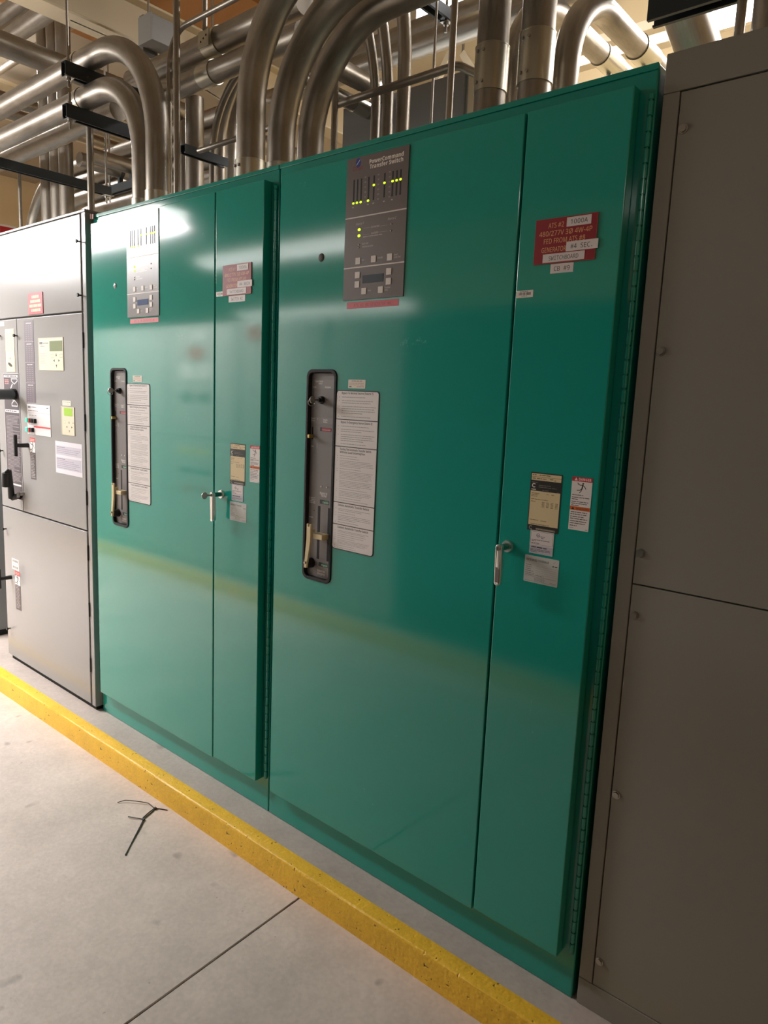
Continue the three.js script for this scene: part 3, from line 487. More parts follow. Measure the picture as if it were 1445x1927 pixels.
  if (no === 1) part(hd, 'key', merge([bx(hx - 0.0011, hx + 0.0011, hy - 0.003, hy + 0.003, ZD + 0.049, ZD + 0.066, 0.0004), (() => { const q = new THREE.CylinderGeometry(0.0125, 0.0125, 0.0022, 20); q.rotateZ(Math.PI / 2); q.translate(hx, hy, ZD + 0.074); return q; })()]), M.steel, null, 'steel key left in the lock');
  else { part(hd, 'key_slot', bx(hx - 0.0008, hx + 0.0008, hy - 0.003, hy + 0.003, ZD + 0.0485, ZD + 0.0499, 0.0002), M.slot); part(hd, 'grip_inlay', bx(hx - 0.0062, hx + 0.0062, hy - 0.09, hy - 0.05, ZD + 0.043, ZD + 0.0448, 0.0006), M.plate, null, 'grey inlay in the grip'); }
  if (no === 1) part(g, 'corner_clip', merge([bx(0.0, 0.012, 2.272, 2.292, 0.004, 0.014, 0.001), bx(0.014, 0.026, 2.27, 2.29, 0.004, 0.012, 0.001)]), std(0xb98d86, 0.6), null, 'small pinkish clip at the top corner');
  return g;
}
greenCabinet(1, 0, 'green two-door cabinet with label SWITCH #2 beside the light grey switchgear', [[0.72, 1.76, 0.06, 0.04, 14, 0.5], [0.75, 1.45, 0.05, 0.03, 10, 0.4], [1.0, 1.47, 0.1, 0.05, 26, 0.55], [0.86, 2.12, 0.02, 0.05, 4, 0.6], [0.6, 2.18, 0.25, 0.03, 6, 0.5], [0.22, 0.46, 0.02, 0.1, 1, 0.5], [1.02, 0.2, 0.15, 0.06, 4, 0.4]]);
greenCabinet(2, W, 'green two-door cabinet with label CB #9 beside the plain taupe cabinet', [[0.615, 1.71, 0.09, 0.02, 34, 0.5], [1.0, 1.43, 0.12, 0.05, 26, 0.35], [0.13, 2.2, 0.06, 0.02, 5, 0.4], [0.5, 0.3, 0.2, 0.1, 5, 0.35], [0.9, 0.2, 0.3, 0.1, 6, 0.3], [0.65, 0.62, 0.2, 0.2, 6, 0.25]]);

// ───────────────────────── plain taupe cabinet on the right ─────────────────────────
{
  const g = thing('blank_panel_cabinet', 'plain taupe grey cabinet with two bolted blank panels', 'cabinet', [2.476, 0, 0]);
  const w = 0.92; // local x from the left edge
  part(g, 'body', bx(0, w, 0, 2.295, -DEPTH, -0.012, 0.003), M.taupe);
  part(g, 'top_rail', bx(0, w, 2.222, 2.302, -0.05, 0.002, 0.003), M.taupe);
  part(g, 'stile', bx(0, 0.0355, 0.0765, 2.2215, -0.012, 0.0, 0.002), M.taupe);
  part(g, 'stile', bx(w - 0.0355, w, 0.0765, 2.2215, -0.012, 0.0, 0.002), M.taupe);
  part(g, 'bottom_rail', bx(0, w, 0.0, 0.0755, -0.05, 0.0005, 0.002), M.taupe);
  const hex = (x, y, z) => { const b = new THREE.CylinderGeometry(0.0075, 0.0085, 0.006, 6); b.rotateX(Math.PI / 2); b.translate(x, y, z + 0.003); const f = new THREE.CylinderGeometry(0.0105, 0.0105, 0.002, 16); f.rotateX(Math.PI / 2); f.translate(x, y, z + 0.001); return merge([b, f]); };
  for (const [y0, y1, ys] of [[1.1465, 2.2185, [2.143, 1.68, 1.22]], [0.0775, 1.143, [1.07, 0.612, 0.15]]]) {
    const p = part(g, 'panel', bx(0.0385, w - 0.0385, y0, y1, -0.012, -0.0005, 0.0012), M.taupe);
    for (const y of ys) for (const x of [0.05, w - 0.05]) part(p, 'bolt', hex(x, y, -0.0005), M.steel);
  }
}

// ───────────────────────── light grey switchgear on the left ─────────────────────────
{
  const g = thing('switchgear_cabinet', 'light grey switchgear cabinet with meters, charging handle and red sign', 'cabinet', [0, 0, 0]);
  const Z = 0.034, A = (u, v, z = Z) => { const p = px(u, v, 'z', z); return [p.x, p.y]; };
  const rect = (u0, v0, u1, v1) => { const a = A(u0, v0), b = A(u1, v1); return [Math.min(a[0], b[0]), Math.max(a[0], b[0]), Math.min(a[1], b[1]), Math.max(a[1], b[1])]; };
  const quadR = (q) => { const p = q.map((k) => A(...k)); return [(p[0][0] + p[3][0]) / 2, (p[1][0] + p[2][0]) / 2, (p[2][1] + p[3][1]) / 2, (p[0][1] + p[1][1]) / 2]; };
  const XL = -1.005, XR = -0.012, TOP = 2.313;
  part(g, 'body', bx(XL, XR, 0.02, TOP - 0.012, -DEPTH, 0.0, 0.003), M.gearGrey);
  part(g, 'lid', bx(XL - 0.004, XR, TOP - 0.012, TOP, -DEPTH, 0.031, 0.003), M.gearGrey);
  part(g, 'frame_post', bx(-0.046, XR, 0.02, TOP - 0.012, 0.0, 0.03, 0.003), M.gearGrey);
  part(g, 'base_channel', bx(XL + 0.02, XR - 0.01, 0, 0.02, -DEPTH, 0.022, 0.002), M.seam, null, 'dark base channel');
  part(g, 'door', bx(XL, -0.0515, 1.884, TOP - 0.017, 0.002, Z, 0.003), M.gearGrey);
  part(g, 'door', bx(XL, -0.7385, 0.886, 1.876, 0.002, Z, 0.003), M.gearGrey);
  part(g, 'door', bx(-0.7335, -0.0515, 0.886, 1.876, 0.002, Z, 0.003), M.gearGrey);
  part(g, 'door', bx(XL, -0.0515, 0.026, 0.878, 0.002, Z, 0.003), M.gearGrey);
  for (const [v0, v1, u] of [[625, 655, 161], [780, 812, 164], [925, 952, 167.5], [1028, 1056, 169.5], [1136, 1162, 171], [1240, 1266, 173]]) { const a = A(u, v0), b = A(u, v1); part(g, 'hinge', cyl(V3(-0.0487, b[1], 0.031), V3(-0.0487, a[1], 0.031), 0.0052, 10), M.black); }
  for (const [u, v] of [[151, 455], [153.5, 556], [33, 632], [1, 632], [20, 1182], [12, 995], [6, 848]]) { const [x, y] = A(u, v); part(g, 'latch', merge([cyl(V3(x, y, Z), V3(x, y, Z + 0.02), 0.0035, 10), cyl(V3(x, y, Z + 0.014), V3(x, y, Z + 0.022), 0.008, 10)]), M.black); }
  // red sign
  const sign = quadR([[53.3, 552], [80.5, 550], [82, 590], [55.5, 592]]);
  part(g, 'sign_plate', plateGeo(sign[0], sign[1], sign[2], sign[3], Z, Z + 0.003), print(0, sign[1] - sign[0], 0, sign[3] - sign[2], 3200, '#c8323c', ({ c, w, h }) => {
    const L = [[0.26, 0.46], [0.15, 0.68], [0.06, 0.86], [0.2, 0.62]]; L.forEach(([x, l], i) => { let k = x * w; const e = (x + l) * w; while (k < e) { c.fillStyle = '#efd3a4'; const q = 8 + rnd() * 9; c.fillRect(k, h * (0.12 + i * 0.21), q, h * 0.13); k += q + 6 + (rnd() < 0.3 ? 10 : 0); } });
  }), null, 'red sign plate with pale lettering');
  const stick = (name, q, thick, mat, label) => part(g, name, plateGeo(q[0], q[1], q[2], q[3], Z, Z + thick), mat, null, label);
  const P2 = (q, ppm, bg, draw) => print(0, q[1] - q[0], 0, q[3] - q[2], ppm, bg, draw);
  // purple-grey legend strip
  let q = quadR([[45, 603.5], [62.5, 602.5], [67.5, 757], [50.5, 757.5]]);
  stick('legend_strip', q, 0.001, P2(q, 2600, '#6b6168', ({ c, w, h }) => { for (let s = 0; s < 4; s++) { const y = h * (0.005 + s * 0.25); c.fillStyle = '#b5acb0'; if (s) c.fillRect(0, y, w, 4); words(c, w * 0.22, y + 24, w * 0.55, 16, '#cdc5c8'); for (let k = 0; k < 8; k++) for (let m = 0; m < 3; m++) words(c, w * (0.16 + m * 0.26), y + 60 + k * 26, w * 0.14, 10, '#958b91'); } }), 'purple grey legend strip');
  // almond meter with screen and arrow keys
  const meter = (q4, big) => {
    const r = quadR(q4), w = r[1] - r[0], h = r[3] - r[2];
    const m = part(g, 'meter', merge([plateGeo(r[0], r[1], r[2], r[3], Z, Z + 0.002), plain(r[0] - 0.004, r[0], r[2], r[3] + 0.003, Z, Z + 0.0035), plain(r[0], r[1], r[3], r[3] + 0.003, Z, Z + 0.0035)]), std(0xd9d0b8, 0.5), null, big ? 'almond meter with green display and arrow keys' : 'small almond meter with lit green display');
    const face = print(0, w, 0, h, 2600, '#d9d0b8', ({ c, w: cw, h: ch }) => {
      const tri = (x, y, s, a) => { c.save(); c.translate(cw * x, ch * y); c.rotate(a); c.fillStyle = '#2a2a2c'; c.beginPath(); c.moveTo(0, -s); c.lineTo(s * 0.8, s); c.lineTo(-s * 0.8, s); c.fill(); c.restore(); };
      if (big) { c.fillStyle = '#6a6b74'; c.fillRect(cw * 0.03, ch * 0.1, cw * 0.13, ch * 0.07); words(c, cw * 0.19, ch * 0.12, cw * 0.22, ch * 0.035, '#4b4b50'); words(c, cw * 0.05, ch * 0.22, cw * 0.2, ch * 0.025, '#6b675c'); for (let k = 0; k < 7; k++) words(c, cw * 0.05, ch * (0.46 + k * 0.05), cw * (0.16 + rnd() * 0.16), ch * 0.014, '#827c6c'); tri(0.72, 0.5, 20, 0); tri(0.72, 0.87, 20, Math.PI); tri(0.62, 0.69, 20, -Math.PI / 2); tri(0.83, 0.69, 20, Math.PI / 2); c.strokeStyle = '#8a9a70'; c.lineWidth = 4; c.strokeRect(cw * 0.5, ch * 0.5, cw * 0.11, ch * 0.1); c.strokeRect(cw * 0.86, ch * 0.49, cw * 0.11, ch * 0.1); }
      else { tri(0.58, 0.52, 15, 0); tri(0.58, 0.86, 15, Math.PI); tri(0.38, 0.7, 15, -Math.PI / 2); tri(0.8, 0.7, 15, Math.PI / 2); c.fillStyle = '#2a2a2c'; c.fillRect(cw * 0.84, ch * 0.53, cw * 0.12, 4); c.strokeStyle = '#b8ae92'; c.lineWidth = 3; c.strokeRect(cw * 0.14, ch * 0.47, cw * 0.16, ch * 0.11); }
    });
    part(m, 'face', plateGeo(r[0] + 0.001, r[1] - 0.001, r[2] + 0.001, r[3] - 0.001, Z + 0.002, Z + 0.0028), face);
    const sx = big ? [0.46, 0.97, 0.08, 0.4] : [0.2, 0.86, 0.02, 0.3];
    part(m, 'screen', bx(r[0] + w * sx[0], r[0] + w * sx[1], r[3] - h * sx[3], r[3] - h * sx[2], Z + 0.002, Z + 0.0036, 0.0004), big ? phys(0x7d8862, 0.3) : phys(0x8fae3e, 0.3, { emissive: 0x7fae20, emissiveIntensity: 0.25 }));
    return m;
  };
  meter([[74, 638], [119, 635.5], [121, 698], [75, 697]], true);
  meter([[117, 766], [140, 768], [142, 821], [118, 818]], false);
  q = quadR([[117.5, 753.5], [133.5, 754.5], [133.5, 764], [118, 763]]); stick('small_tag', q, 0.001, P2(q, 4000, '#e4dccb', ({ c, w, h }) => { words(c, w * 0.1, h * 0.2, w * 0.8, h * 0.2, '#8d8473'); words(c, w * 0.1, h * 0.6, w * 0.7, h * 0.15, '#a99f8d'); }), 'small cream tag');
  // relay face with toggles
  q = quadR([[52, 760], [95, 764], [96.5, 822], [53, 817]]);
  const relay = stick('relay_face', q, 0.002, P2(q, 2600, '#ddd8da', ({ c, w, h }) => { c.fillStyle = '#7b7a84'; c.fillRect(w * 0.04, h * 0.06, w * 0.12, h * 0.07); words(c, w * 0.2, h * 0.07, w * 0.2, h * 0.04, '#5a5862'); words(c, w * 0.05, h * 0.19, w * 0.42, h * 0.035, '#77747c'); words(c, w * 0.84, h * 0.07, w * 0.08, h * 0.04, '#5a5862'); c.fillStyle = '#a9a5ab'; c.fillRect(0, h * 0.27, w, 3); for (let k = 0; k < 3; k++) words(c, w * (0.08 + k * 0.12), h * 0.35, w * 0.09, h * 0.03, '#77747c'); }), 'white relay face with red tape strip');
  { const tz = Z + 0.002; const cell = (u, v, mat, r) => { const [x, y] = A(u, v, tz); part(relay, 'toggle', bx(x - r, x + r, y - 0.011, y + 0.011, tz, tz + 0.012, 0.002), mat); };
    const teal = std(0x35c9a6, 0.5, { emissive: 0x35c9a6, emissiveIntensity: 0.25 });
    for (const v of [790.5, 808]) { cell(53.5, v, teal, 0.011); cell(58.3, v + 0.6, M.red, 0.009); cell(62.6, v + 1.2, M.black, 0.009); } cell(67, 792.5, M.black, 0.009);
    const a = A(64.5, 800), b = A(95.5, 806.5); part(relay, 'tape_strip', plateGeo(a[0], b[0], b[1] - 0.004, a[1] - 0.003, tz, tz + 0.0008), std(0xd9474d, 0.5), null, 'red tape strip'); }
  // danger sticker strips
  const mini = (q4) => { const r = quadR(q4); stick('danger_label', r, 0.001, P2(r, 3000, '#e8e2e0', ({ c, w, h }) => { c.fillStyle = '#d6443f'; c.fillRect(0, 0, w, h * 0.11); c.fillStyle = '#f0d9d2'; c.fillRect(w * 0.08, h * 0.035, w * 0.84, h * 0.012); c.fillRect(w * 0.08, h * 0.07, w * 0.84, h * 0.012); shockFigure(c, w * 0.5, h * 0.24, w / 80, '#2b2728'); c.fillStyle = '#5b5456'; c.fillRect(0, h * 0.355, w, h * 0.645); for (let k = 0; k < 16; k++) words(c, w * 0.12, h * (0.38 + k * 0.037), w * (0.5 + rnd() * 0.3), h * 0.02, '#b9b1b2'); }), 'tall narrow danger sticker, red white and grey'); };
  mini([[56.5, 822.5], [66, 824.5], [68, 903], [58.5, 901]]);
  mini([[28, 1074], [38, 1077], [40, 1149], [31, 1146]]);
  q = quadR([[22.5, 1051.5], [35.5, 1053], [36, 1074], [23, 1071]]); stick('barcode_label', q, 0.001, P2(q, 3500, '#e6e1dc', ({ c, w, h }) => { for (const y of [0.1, 0.66]) for (let x = w * 0.12; x < w * 0.88; x += 4 + rnd() * 6) { c.fillStyle = '#2b2728'; c.fillRect(x, h * y, 2 + rnd() * 4, h * 0.2); } words(c, w * 0.12, h * 0.45, w * 0.7, h * 0.06, '#8a8483'); }), 'white barcode sticker');
  // white notice
  q = quadR([[104, 829.5], [154, 836], [156, 899], [106, 889]]); stick('notice', q, 0.0008, P2(q, 2400, '#d8d3da', ({ c, w, h }) => { for (const [y0, y1, n] of [[0.14, 0.42, 4], [0.5, 0.86, 6]]) { c.fillStyle = '#bdb8c4'; c.fillRect(w * 0.03, h * y0, w * 0.94, h * (y1 - y0)); for (let k = 0; k < n; k++) words(c, w * 0.06, h * (y0 + 0.03 + k * 0.055), w * (k ? 0.6 + rnd() * 0.3 : 0.3), h * 0.025, k ? '#8b8694' : '#66616e'); } }), 'pale lilac printed notice');
  // left column: tan dial strip, black handle plate
  q = quadR([[10, 620], [25.5, 618.5], [29.5, 699], [13, 700.5]]); stick('dial_strip', q, 0.0015, P2(q, 2600, '#ead6a2', ({ c, w, h }) => { for (let k = 0; k < 12; k++) { words(c, w * 0.1, h * (0.06 + k * 0.04), w * 0.32, h * 0.014, '#8d7850'); words(c, w * 0.56, h * (0.06 + k * 0.04), w * 0.28, h * 0.014, '#8d7850'); } c.fillStyle = '#35302a'; c.fillRect(w * 0.44, h * 0.66, w * 0.08, h * 0.05); c.beginPath(); c.ellipse(w * 0.45, h * 0.83, w * 0.26, h * 0.04, 0.3, 0, 7); c.fill(); }), 'tan dial strip');
  q = quadR([[0, 606], [8, 605.5], [8.5, 613.5], [0.5, 614]]); stick('small_tag', q, 0.001, M.white, 'small white tag');
  q = quadR([[6.5, 702.5], [36, 702], [44.5, 944.5], [15, 934]]);
  const hp = stick('handle_plate', q, 0.0015, P2(q, 1900, '#4f484c', ({ c, w, h }) => {
    c.strokeStyle = '#d8d2d2'; c.lineWidth = 5; c.strokeRect(6, 6, w - 12, h - 12);
    c.fillStyle = '#cfc8c8'; c.fillRect(w * 0.06, h * 0.015, w * 0.86, h * 0.02); c.fillRect(w * 0.06, h * 0.285, w * 0.86, h * 0.022); words(c, w * 0.12, h * 0.018, w * 0.7, h * 0.013, '#4f484c'); words(c, w * 0.12, h * 0.289, w * 0.7, h * 0.013, '#4f484c');
    for (let k = 0; k < 3; k++) words(c, w * 0.1, h * (0.05 + k * 0.014), w * 0.26, h * 0.01, '#d98a86');
    c.strokeStyle = '#e6e1e0'; c.lineWidth = 8; c.beginPath(); c.moveTo(w * 0.52, h * 0.045); c.lineTo(w * 0.88, h * 0.045); c.lineTo(w * 0.88, h * 0.062); c.lineTo(w * 0.7, h * 0.085); c.lineTo(w * 0.52, h * 0.062); c.closePath(); c.stroke(); c.beginPath(); c.moveTo(w * 0.66, h * 0.21); c.lineTo(w * 0.84, h * 0.235); c.lineTo(w * 0.84, h * 0.255); c.lineTo(w * 0.5, h * 0.255); c.lineTo(w * 0.5, h * 0.235); c.closePath(); c.stroke();
    c.lineWidth = 14; c.beginPath(); c.moveTo(w * 0.58, h * 0.085); c.lineTo(w * 0.46, h * 0.12); c.moveTo(w * 0.46, h * 0.18); c.lineTo(w * 0.6, h * 0.21); c.stroke();
    for (let k = 0; k < 50; k++) words(c, w * 0.1, h * (0.33 + k * 0.0107), w * (rnd() < 0.12 ? 0.4 : 0.7 + rnd() * 0.14), h * 0.006, '#9b9396');
    c.fillStyle = '#cfc8c8'; c.fillRect(w * 0.2, h * 0.872, w * 0.7, h * 0.014);
  }), 'black handle plate with white diagrams');
  // charging handle with round grip
  { const c0 = A(29.5, 742); const hub = V3(c0[0], c0[1], Z); part(hp, 'handle_hub', merge([cyl(hub, hub.clone().add(V3(0, 0, 0.03)), 0.028, 20), cyl(hub.clone().add(V3(0, 0, 0.02)), hub.clone().add(V3(-0.0, 0.0, 0.06)), 0.018, 16)]), M.seam);
    const e0 = px(19.5, 742, 'z', 0.075), e1 = px(-16, 742, 'z', 0.2); part(hp, 'grip', merge([cyl(hub.clone().add(V3(0, 0, 0.05)), e0, 0.012, 14), cyl(e0, e1, 0.027, 24, 0.025)]), std(0x3c4346, 0.6), null, 'dark grey round grip of the charging handle'); }
  // crank handle at the foot of the plate
  { const h0 = px(36, 933, 'z', 0.05), k0 = px(22, 937, 'z', 0.075), k1 = px(17, 884, 'z', 0.095), gA = px(10.5, 890, 'z', 0.11), gB = px(10.5, 916, 'z', 0.11), o = A(38, 932);
    part(hp, 'crank_handle', merge([cyl(V3(o[0], o[1], Z), h0, 0.018, 16), cyl(h0, k0, 0.015, 14), cyl(k0, k1, 0.017, 10, 0.012), cyl(k1, gA, 0.012, 10), cyl(gA, gB, 0.017, 18)]), M.black, null, 'black crank handle'); }
  { const o = A(44.5, 929); part(hp, 'key_lock', merge([cyl(V3(o[0], o[1], Z), V3(o[0], o[1], Z + 0.02), 0.01, 14), bx(o[0] - 0.002, o[0] + 0.002, o[1] - 0.018, o[1] + 0.008, Z + 0.02, Z + 0.035, 0.0008)]), M.steel, null, 'steel key lock'); }
  for (const [u, v, s] of [[53, 838, 1], [21, 1086, 1]]) { const o = A(u, v); part(g, 'tee_handle', merge([cyl(V3(o[0], o[1], Z), V3(o[0], o[1], Z + 0.055), 0.012, 16, 0.01), bx(o[0] - 0.008, o[0] + 0.008, o[1] - 0.055, o[1] + 0.055, Z + 0.055, Z + 0.07, 0.003)]), M.black, null, 'black tee handle'); }
}
// neighbour beyond it, seen as a strip past its left edge
{
  const g = thing('grey_cabinet', 'blue grey cabinet side seen past the light grey switchgear', 'cabinet', [-1.415, 0, 0]);
  part(g, 'body', bx(-2.9, 0, 0.035, 2.2, -1.75, -0.02, 0.004), M.farGrey);
  part(g, 'base', bx(-2.89, -0.004, 0, 0.035, -1.74, -0.03, 0.002), M.seam, null, 'dark base channel');
  part(g, 'door', bx(-2.88, -0.02, 0.06, 2.18, -0.02, 0.0, 0.003), M.farGrey);
}
// grey equipment box behind the second green cabinet
{
  const a = px(645, 203, 'z', -1.28), b = px(880, 130, 'z', -1.28);
  const g = thing('grey_enclosure', 'tall flat grey enclosure behind the thin conduits', 'enclosure', [a.x, 0, -1.28]);
  part(g, 'body', bx(0, b.x - a.x, 0, a.y, -0.35, -0.012, 0.004), M.farGrey);
  part(g, 'cover', bx(0.004, b.x - a.x - 0.012, 0.02, a.y - 0.006, -0.012, 0, 0.003), std(0x7c7d7d, 0.45));
  part(g, 'cover_flange', bx(b.x - a.x - 0.012, b.x - a.x + 0.035, 0.02, a.y - 0.01, -0.03, -0.014, 0.002), M.cream);
}

// ───────────────────────── the row across the aisle (mirrored in the paint) ─────────────────────────
{
  const plateBits = { 1: [[1.874, 0.13, 0.1, M.red], [2.03, 0.16, 0.07, M.white]], 2: [[2.042, 0.14, 0.11, M.red]] };
  const rows = [[-5.6, -4.1, 0], [-4.08, -2.62, 0], [-2.6, -1.6, 1], [-1.58, -0.6, 2], [-0.58, 0.14, 0]];
  rows.forEach(([x0, x1, kind], i) => {
    const g = thing('opposite_switchgear', ['pale grey switchgear across the aisle at the far end', 'pale grey switchgear across the aisle beside the metered one', 'pale grey switchgear across the aisle with twin white meters', 'pale grey switchgear across the aisle with one red sign', 'pale grey switchgear across the aisle beside the dark cabinet'][i], 'cabinet', [x0, 0, 2.1]);
    part(g, 'body', bx(0, x1 - x0, 0, 2.12, 0.02, 0.95, 0.004), M.oppGrey);
    part(g, 'door', bx(0.01, x1 - x0 - 0.01, 1.16, 2.1, 0, 0.02, 0.003), M.oppGrey); part(g, 'door', bx(0.01, x1 - x0 - 0.01, 0.04, 1.15, 0, 0.02, 0.003), M.oppGrey);
    const add = (name, x, y, w, h, mat) => part(g, name, bx(x - x0 - w / 2, x - x0 + w / 2, y - h / 2, y + h / 2, -0.004, 0, 0.001), mat);
    if (kind === 1) { add('sign_plate', -2.163, 1.874, 0.17, 0.11, M.red); add('tag', -2.125, 2.02, 0.12, 0.06, M.white); for (const x of [-2.305, -2.048]) { add('meter', x, 1.717, 0.15, 0.12, M.white); add('meter_window', x, 1.5, 0.12, 0.08, M.seam); add('yellow_label', x - 0.03, 1.03, 0.17, 0.04, std(0xd8c22e, 0.5)); add('red_label', x, 0.695, 0.13, 0.07, M.red); add('vent', x, 0.86, 0.18, 0.03, M.seam); } }
    if (kind === 2) add('sign_plate', -1.387, 2.02, 0.15, 0.11, M.red);
  });
  const g = thing('opposite_dark_cabinet', 'dark green grey cabinet across the aisle behind the camera', 'cabinet', [0.16, 0, 2.1]);
  part(g, 'body', bx(0, 4.2, 0, 2.12, 0.02, 0.95, 0.004), M.oppDark);
  for (let k = 0; k < 4; k++) part(g, 'door', bx(0.01 + k * 1.05, 1.03 + k * 1.05, 0.04, 2.1, 0, 0.02, 0.003), M.oppDark);
}

// ───────────────────────── conduits, struts and rods overhead ─────────────────────────
const TOPG = H + 0.001; // cabinets' top
function conduit(name, label, pts, r, radii, mat, opts = {}) {
  const path = pts.length > 2 ? filleted(pts, radii) : pts.map((p) => p.clone());
  const base = path[0];
  const t = thing(name, label, opts.category || 'conduit', [base.x, base.y, base.z], opts.group);
  const rel = path.map((p) => p.clone().sub(base));
  part(t, 'tube', sweep(rel, r, opts.seg || 22), mat);
  const sub = (a) => a.clone().sub(base);
  for (const [p, dir, len, m, scr] of opts.couplings || []) {
    const d = dir.clone().normalize(), a = sub(p).addScaledVector(d, -len / 2), b = sub(p).addScaledVector(d, len / 2);
    const c = part(t, 'coupling', merge([cyl(a, b, r * 1.075, 26), cyl(b.clone().addScaledVector(d, -0.003), b.clone().addScaledVector(d, 0.001), r * 1.095, 26)]), m || M.zinc, null, 'zinc coupling sleeve');
    if (scr) for (const [s, ang] of [[0.8, -0.35], [0.8, 0.05], [-0.8, -0.35], [-0.8, 0.05]]) { // set screws facing the aisle
      const out = V3(Math.sin(ang), 0, Math.cos(ang)), q = sub(p).addScaledVector(d, s * len * 0.42); part(c, 'set_screw', cyl(q.clone().addScaledVector(out, r * 1.02), q.clone().addScaledVector(out, r * 1.075 + 0.006), 0.006, 8), M.steel);
    }
  }
  for (const [p, dir] of opts.rings || []) { const d = dir.clone().normalize(), a = sub(p).addScaledVector(d, -0.012), b = sub(p).addScaledVector(d, 0.012); part(t, 'strap', merge([cyl(a, b, r * 1.06, 26), (() => { const q = bx(-0.012, 0.012, -0.02, 0.02, -0.014, 0.014, 0.002); const c = sub(p); q.translate(c.x, c.y - r * 1.06 - 0.01, c.z); return q; })()]), opts.strapMat || M.zinc, null, 'pipe strap'); }
  return t;
}
const Y_ = V3(0, 1, 0), X_ = V3(1, 0, 0), Z_ = V3(0, 0, 1);
const rOf = (p, wpx) => wpx * depthOf(p) / F / 2;

// two nested bends at the left, over the grey and green cabinets
{
  const z = -0.22, b1 = px(297, 330, 'z', z), h1 = px(140, 127, 'z', z), b2 = px(271, 330, 'z', z), h2 = px(111, 211, 'z', z);
  const e1 = px(152, 112, 'z', z), e2 = px(157, 189, 'z', z);
  conduit('conduit_bend', 'outer and higher galvanized bend of the nested pair on black struts', [V3(b1.x, TOPG, z), V3(b1.x, h1.y, z), V3(-7.4, h1.y, z)], 0.052, 0.47, M.galv, { couplings: [[V3(b1.x, TOPG + 0.06, z), Y_, 0.12, M.zinc, false]], rings: [[V3(e1.x, h1.y, z), X_]] });
  conduit('conduit_bend', 'inner and lower galvanized bend of the nested pair on black struts', [V3(b2.x, TOPG, z), V3(b2.x, h2.y, z), V3(-7.4, h2.y, z)], 0.052, 0.36, M.galv, { couplings: [[V3(b2.x, TOPG + 0.05, z), Y_, 0.1, M.zinc, false]], rings: [[V3(e2.x, h2.y, z), X_]] });
}
// struts: open C-channel along an axis
function strut(label, from, to, w = 0.0413, h = 0.0413, rods = [], rodTop = CEIL - 0.04) {
  const d = to.clone().sub(from), len = d.length(), t = thing('strut_channel', label, 'strut', [from.x, from.y, from.z]);
  const s = new THREE.Shape(), k = 0.0028; // opening downwards
  s.moveTo(-w / 2, h / 2); s.lineTo(w / 2, h / 2); s.lineTo(w / 2, -h / 2); s.lineTo(w * 0.28, -h / 2); s.lineTo(w * 0.28, -h / 2 + k * 2); s.lineTo(w / 2 - k, -h / 2 + k * 2); s.lineTo(w / 2 - k, h / 2 - k); s.lineTo(-w / 2 + k, h / 2 - k); s.lineTo(-w / 2 + k, -h / 2 + k * 2); s.lineTo(-w * 0.28, -h / 2 + k * 2); s.lineTo(-w * 0.28, -h / 2); s.lineTo(-w / 2, -h / 2); s.closePath();
  const g = new THREE.ExtrudeGeometry(s, { depth: len, bevelEnabled: false }); g.applyQuaternion(new THREE.Quaternion().setFromUnitVectors(Z_, d.clone().normalize()));
  part(t, 'channel', g, M.strut);
  for (const f of rods) { const q = d.clone().multiplyScalar(f); part(t, 'hanger_rod', cyl(V3(q.x, q.y - h / 2 - 0.045, q.z), V3(q.x, rodTop - from.y, q.z), 0.0065, 8), M.steel, null, 'threaded steel rod'); part(t, 'nut', cyl(V3(q.x, q.y - h / 2 - 0.016, q.z), V3(q.x, q.y - h / 2 - 0.005, q.z), 0.013, 6), M.steel); part(t, 'nut', cyl(V3(q.x, q.y + h / 2, q.z), V3(q.x, q.y + h / 2 + 0.016, q.z), 0.013, 6), M.steel); part(t, 'washer', plain(q.x - 0.02, q.x + 0.02, q.y - h / 2 - 0.005, q.y - h / 2, q.z - 0.02, q.z + 0.02), M.steel); }
  return t;
}
{
  const h1 = px(140, 127, 'z', -0.22).y - 0.052 - 0.034, h2 = px(111, 211, 'z', -0.22).y - 0.052 - 0.034;
  const s1 = px(119, 128, 'y', h1), s2 = px(121, 208, 'y', h2);
  strut('black strut channel under the higher nested bend', V3(s1.x, h1, s1.z), V3(s1.x, h1, s1.z - 0.4), 0.0413, 0.062, [0.06]);
  strut('black strut channel under the lower nested bend', V3(s2.x, h2, s2.z), V3(s2.x, h2, s2.z - 0.46), 0.0413, 0.062, [0.06], h1 - 0.08);
  const a = px(5, 308, 'y', 2.74), b = px(201, 363, 'y', 2.74); strut('black strut channel hung low in front of the cream wall', V3(a.x, 2.74, a.z + 0.1), V3(a.x, 2.74, b.z), 0.0413, 0.05, [0.06, 0.97]);
  const e = px(204, 361, 'z', -1.0), e2 = px(300, 318, 'z', -1.0); strut('slotted black strut channel carrying strapped conduits by the cream wall', V3(e.x, e.y, -1.0), V3(e2.x, e.y, -1.0), 0.0413, 0.05, [0.03]);
  const c = px(344, 280, 'y', 2.72), c2 = px(410, 312, 'y', 2.72); strut('short black strut channel in front of the vertical conduits', V3(c.x, 2.72, c.z), V3(c.x, 2.72, c2.z), 0.0413, 0.0413, []);
  const f = px(772, 3, 'y', 3.25), f2 = px(846, 35, 'y', 3.25); strut('dark slotted strut channel over the three slim bends', V3(f2.x, 3.25, f.z + 0.1), V3(f2.x, 3.25, f2.z), 0.055, 0.045, [0.92]);
  const q = px(1224, 40, 'z', -0.72); strut('heavy black strut channel above the corner of the right green cabinet', V3(q.x, q.y + 0.02, -0.72), V3(q.x + 1.1, q.y + 0.02, -0.72), 0.06, 0.062, [0.9]);
}
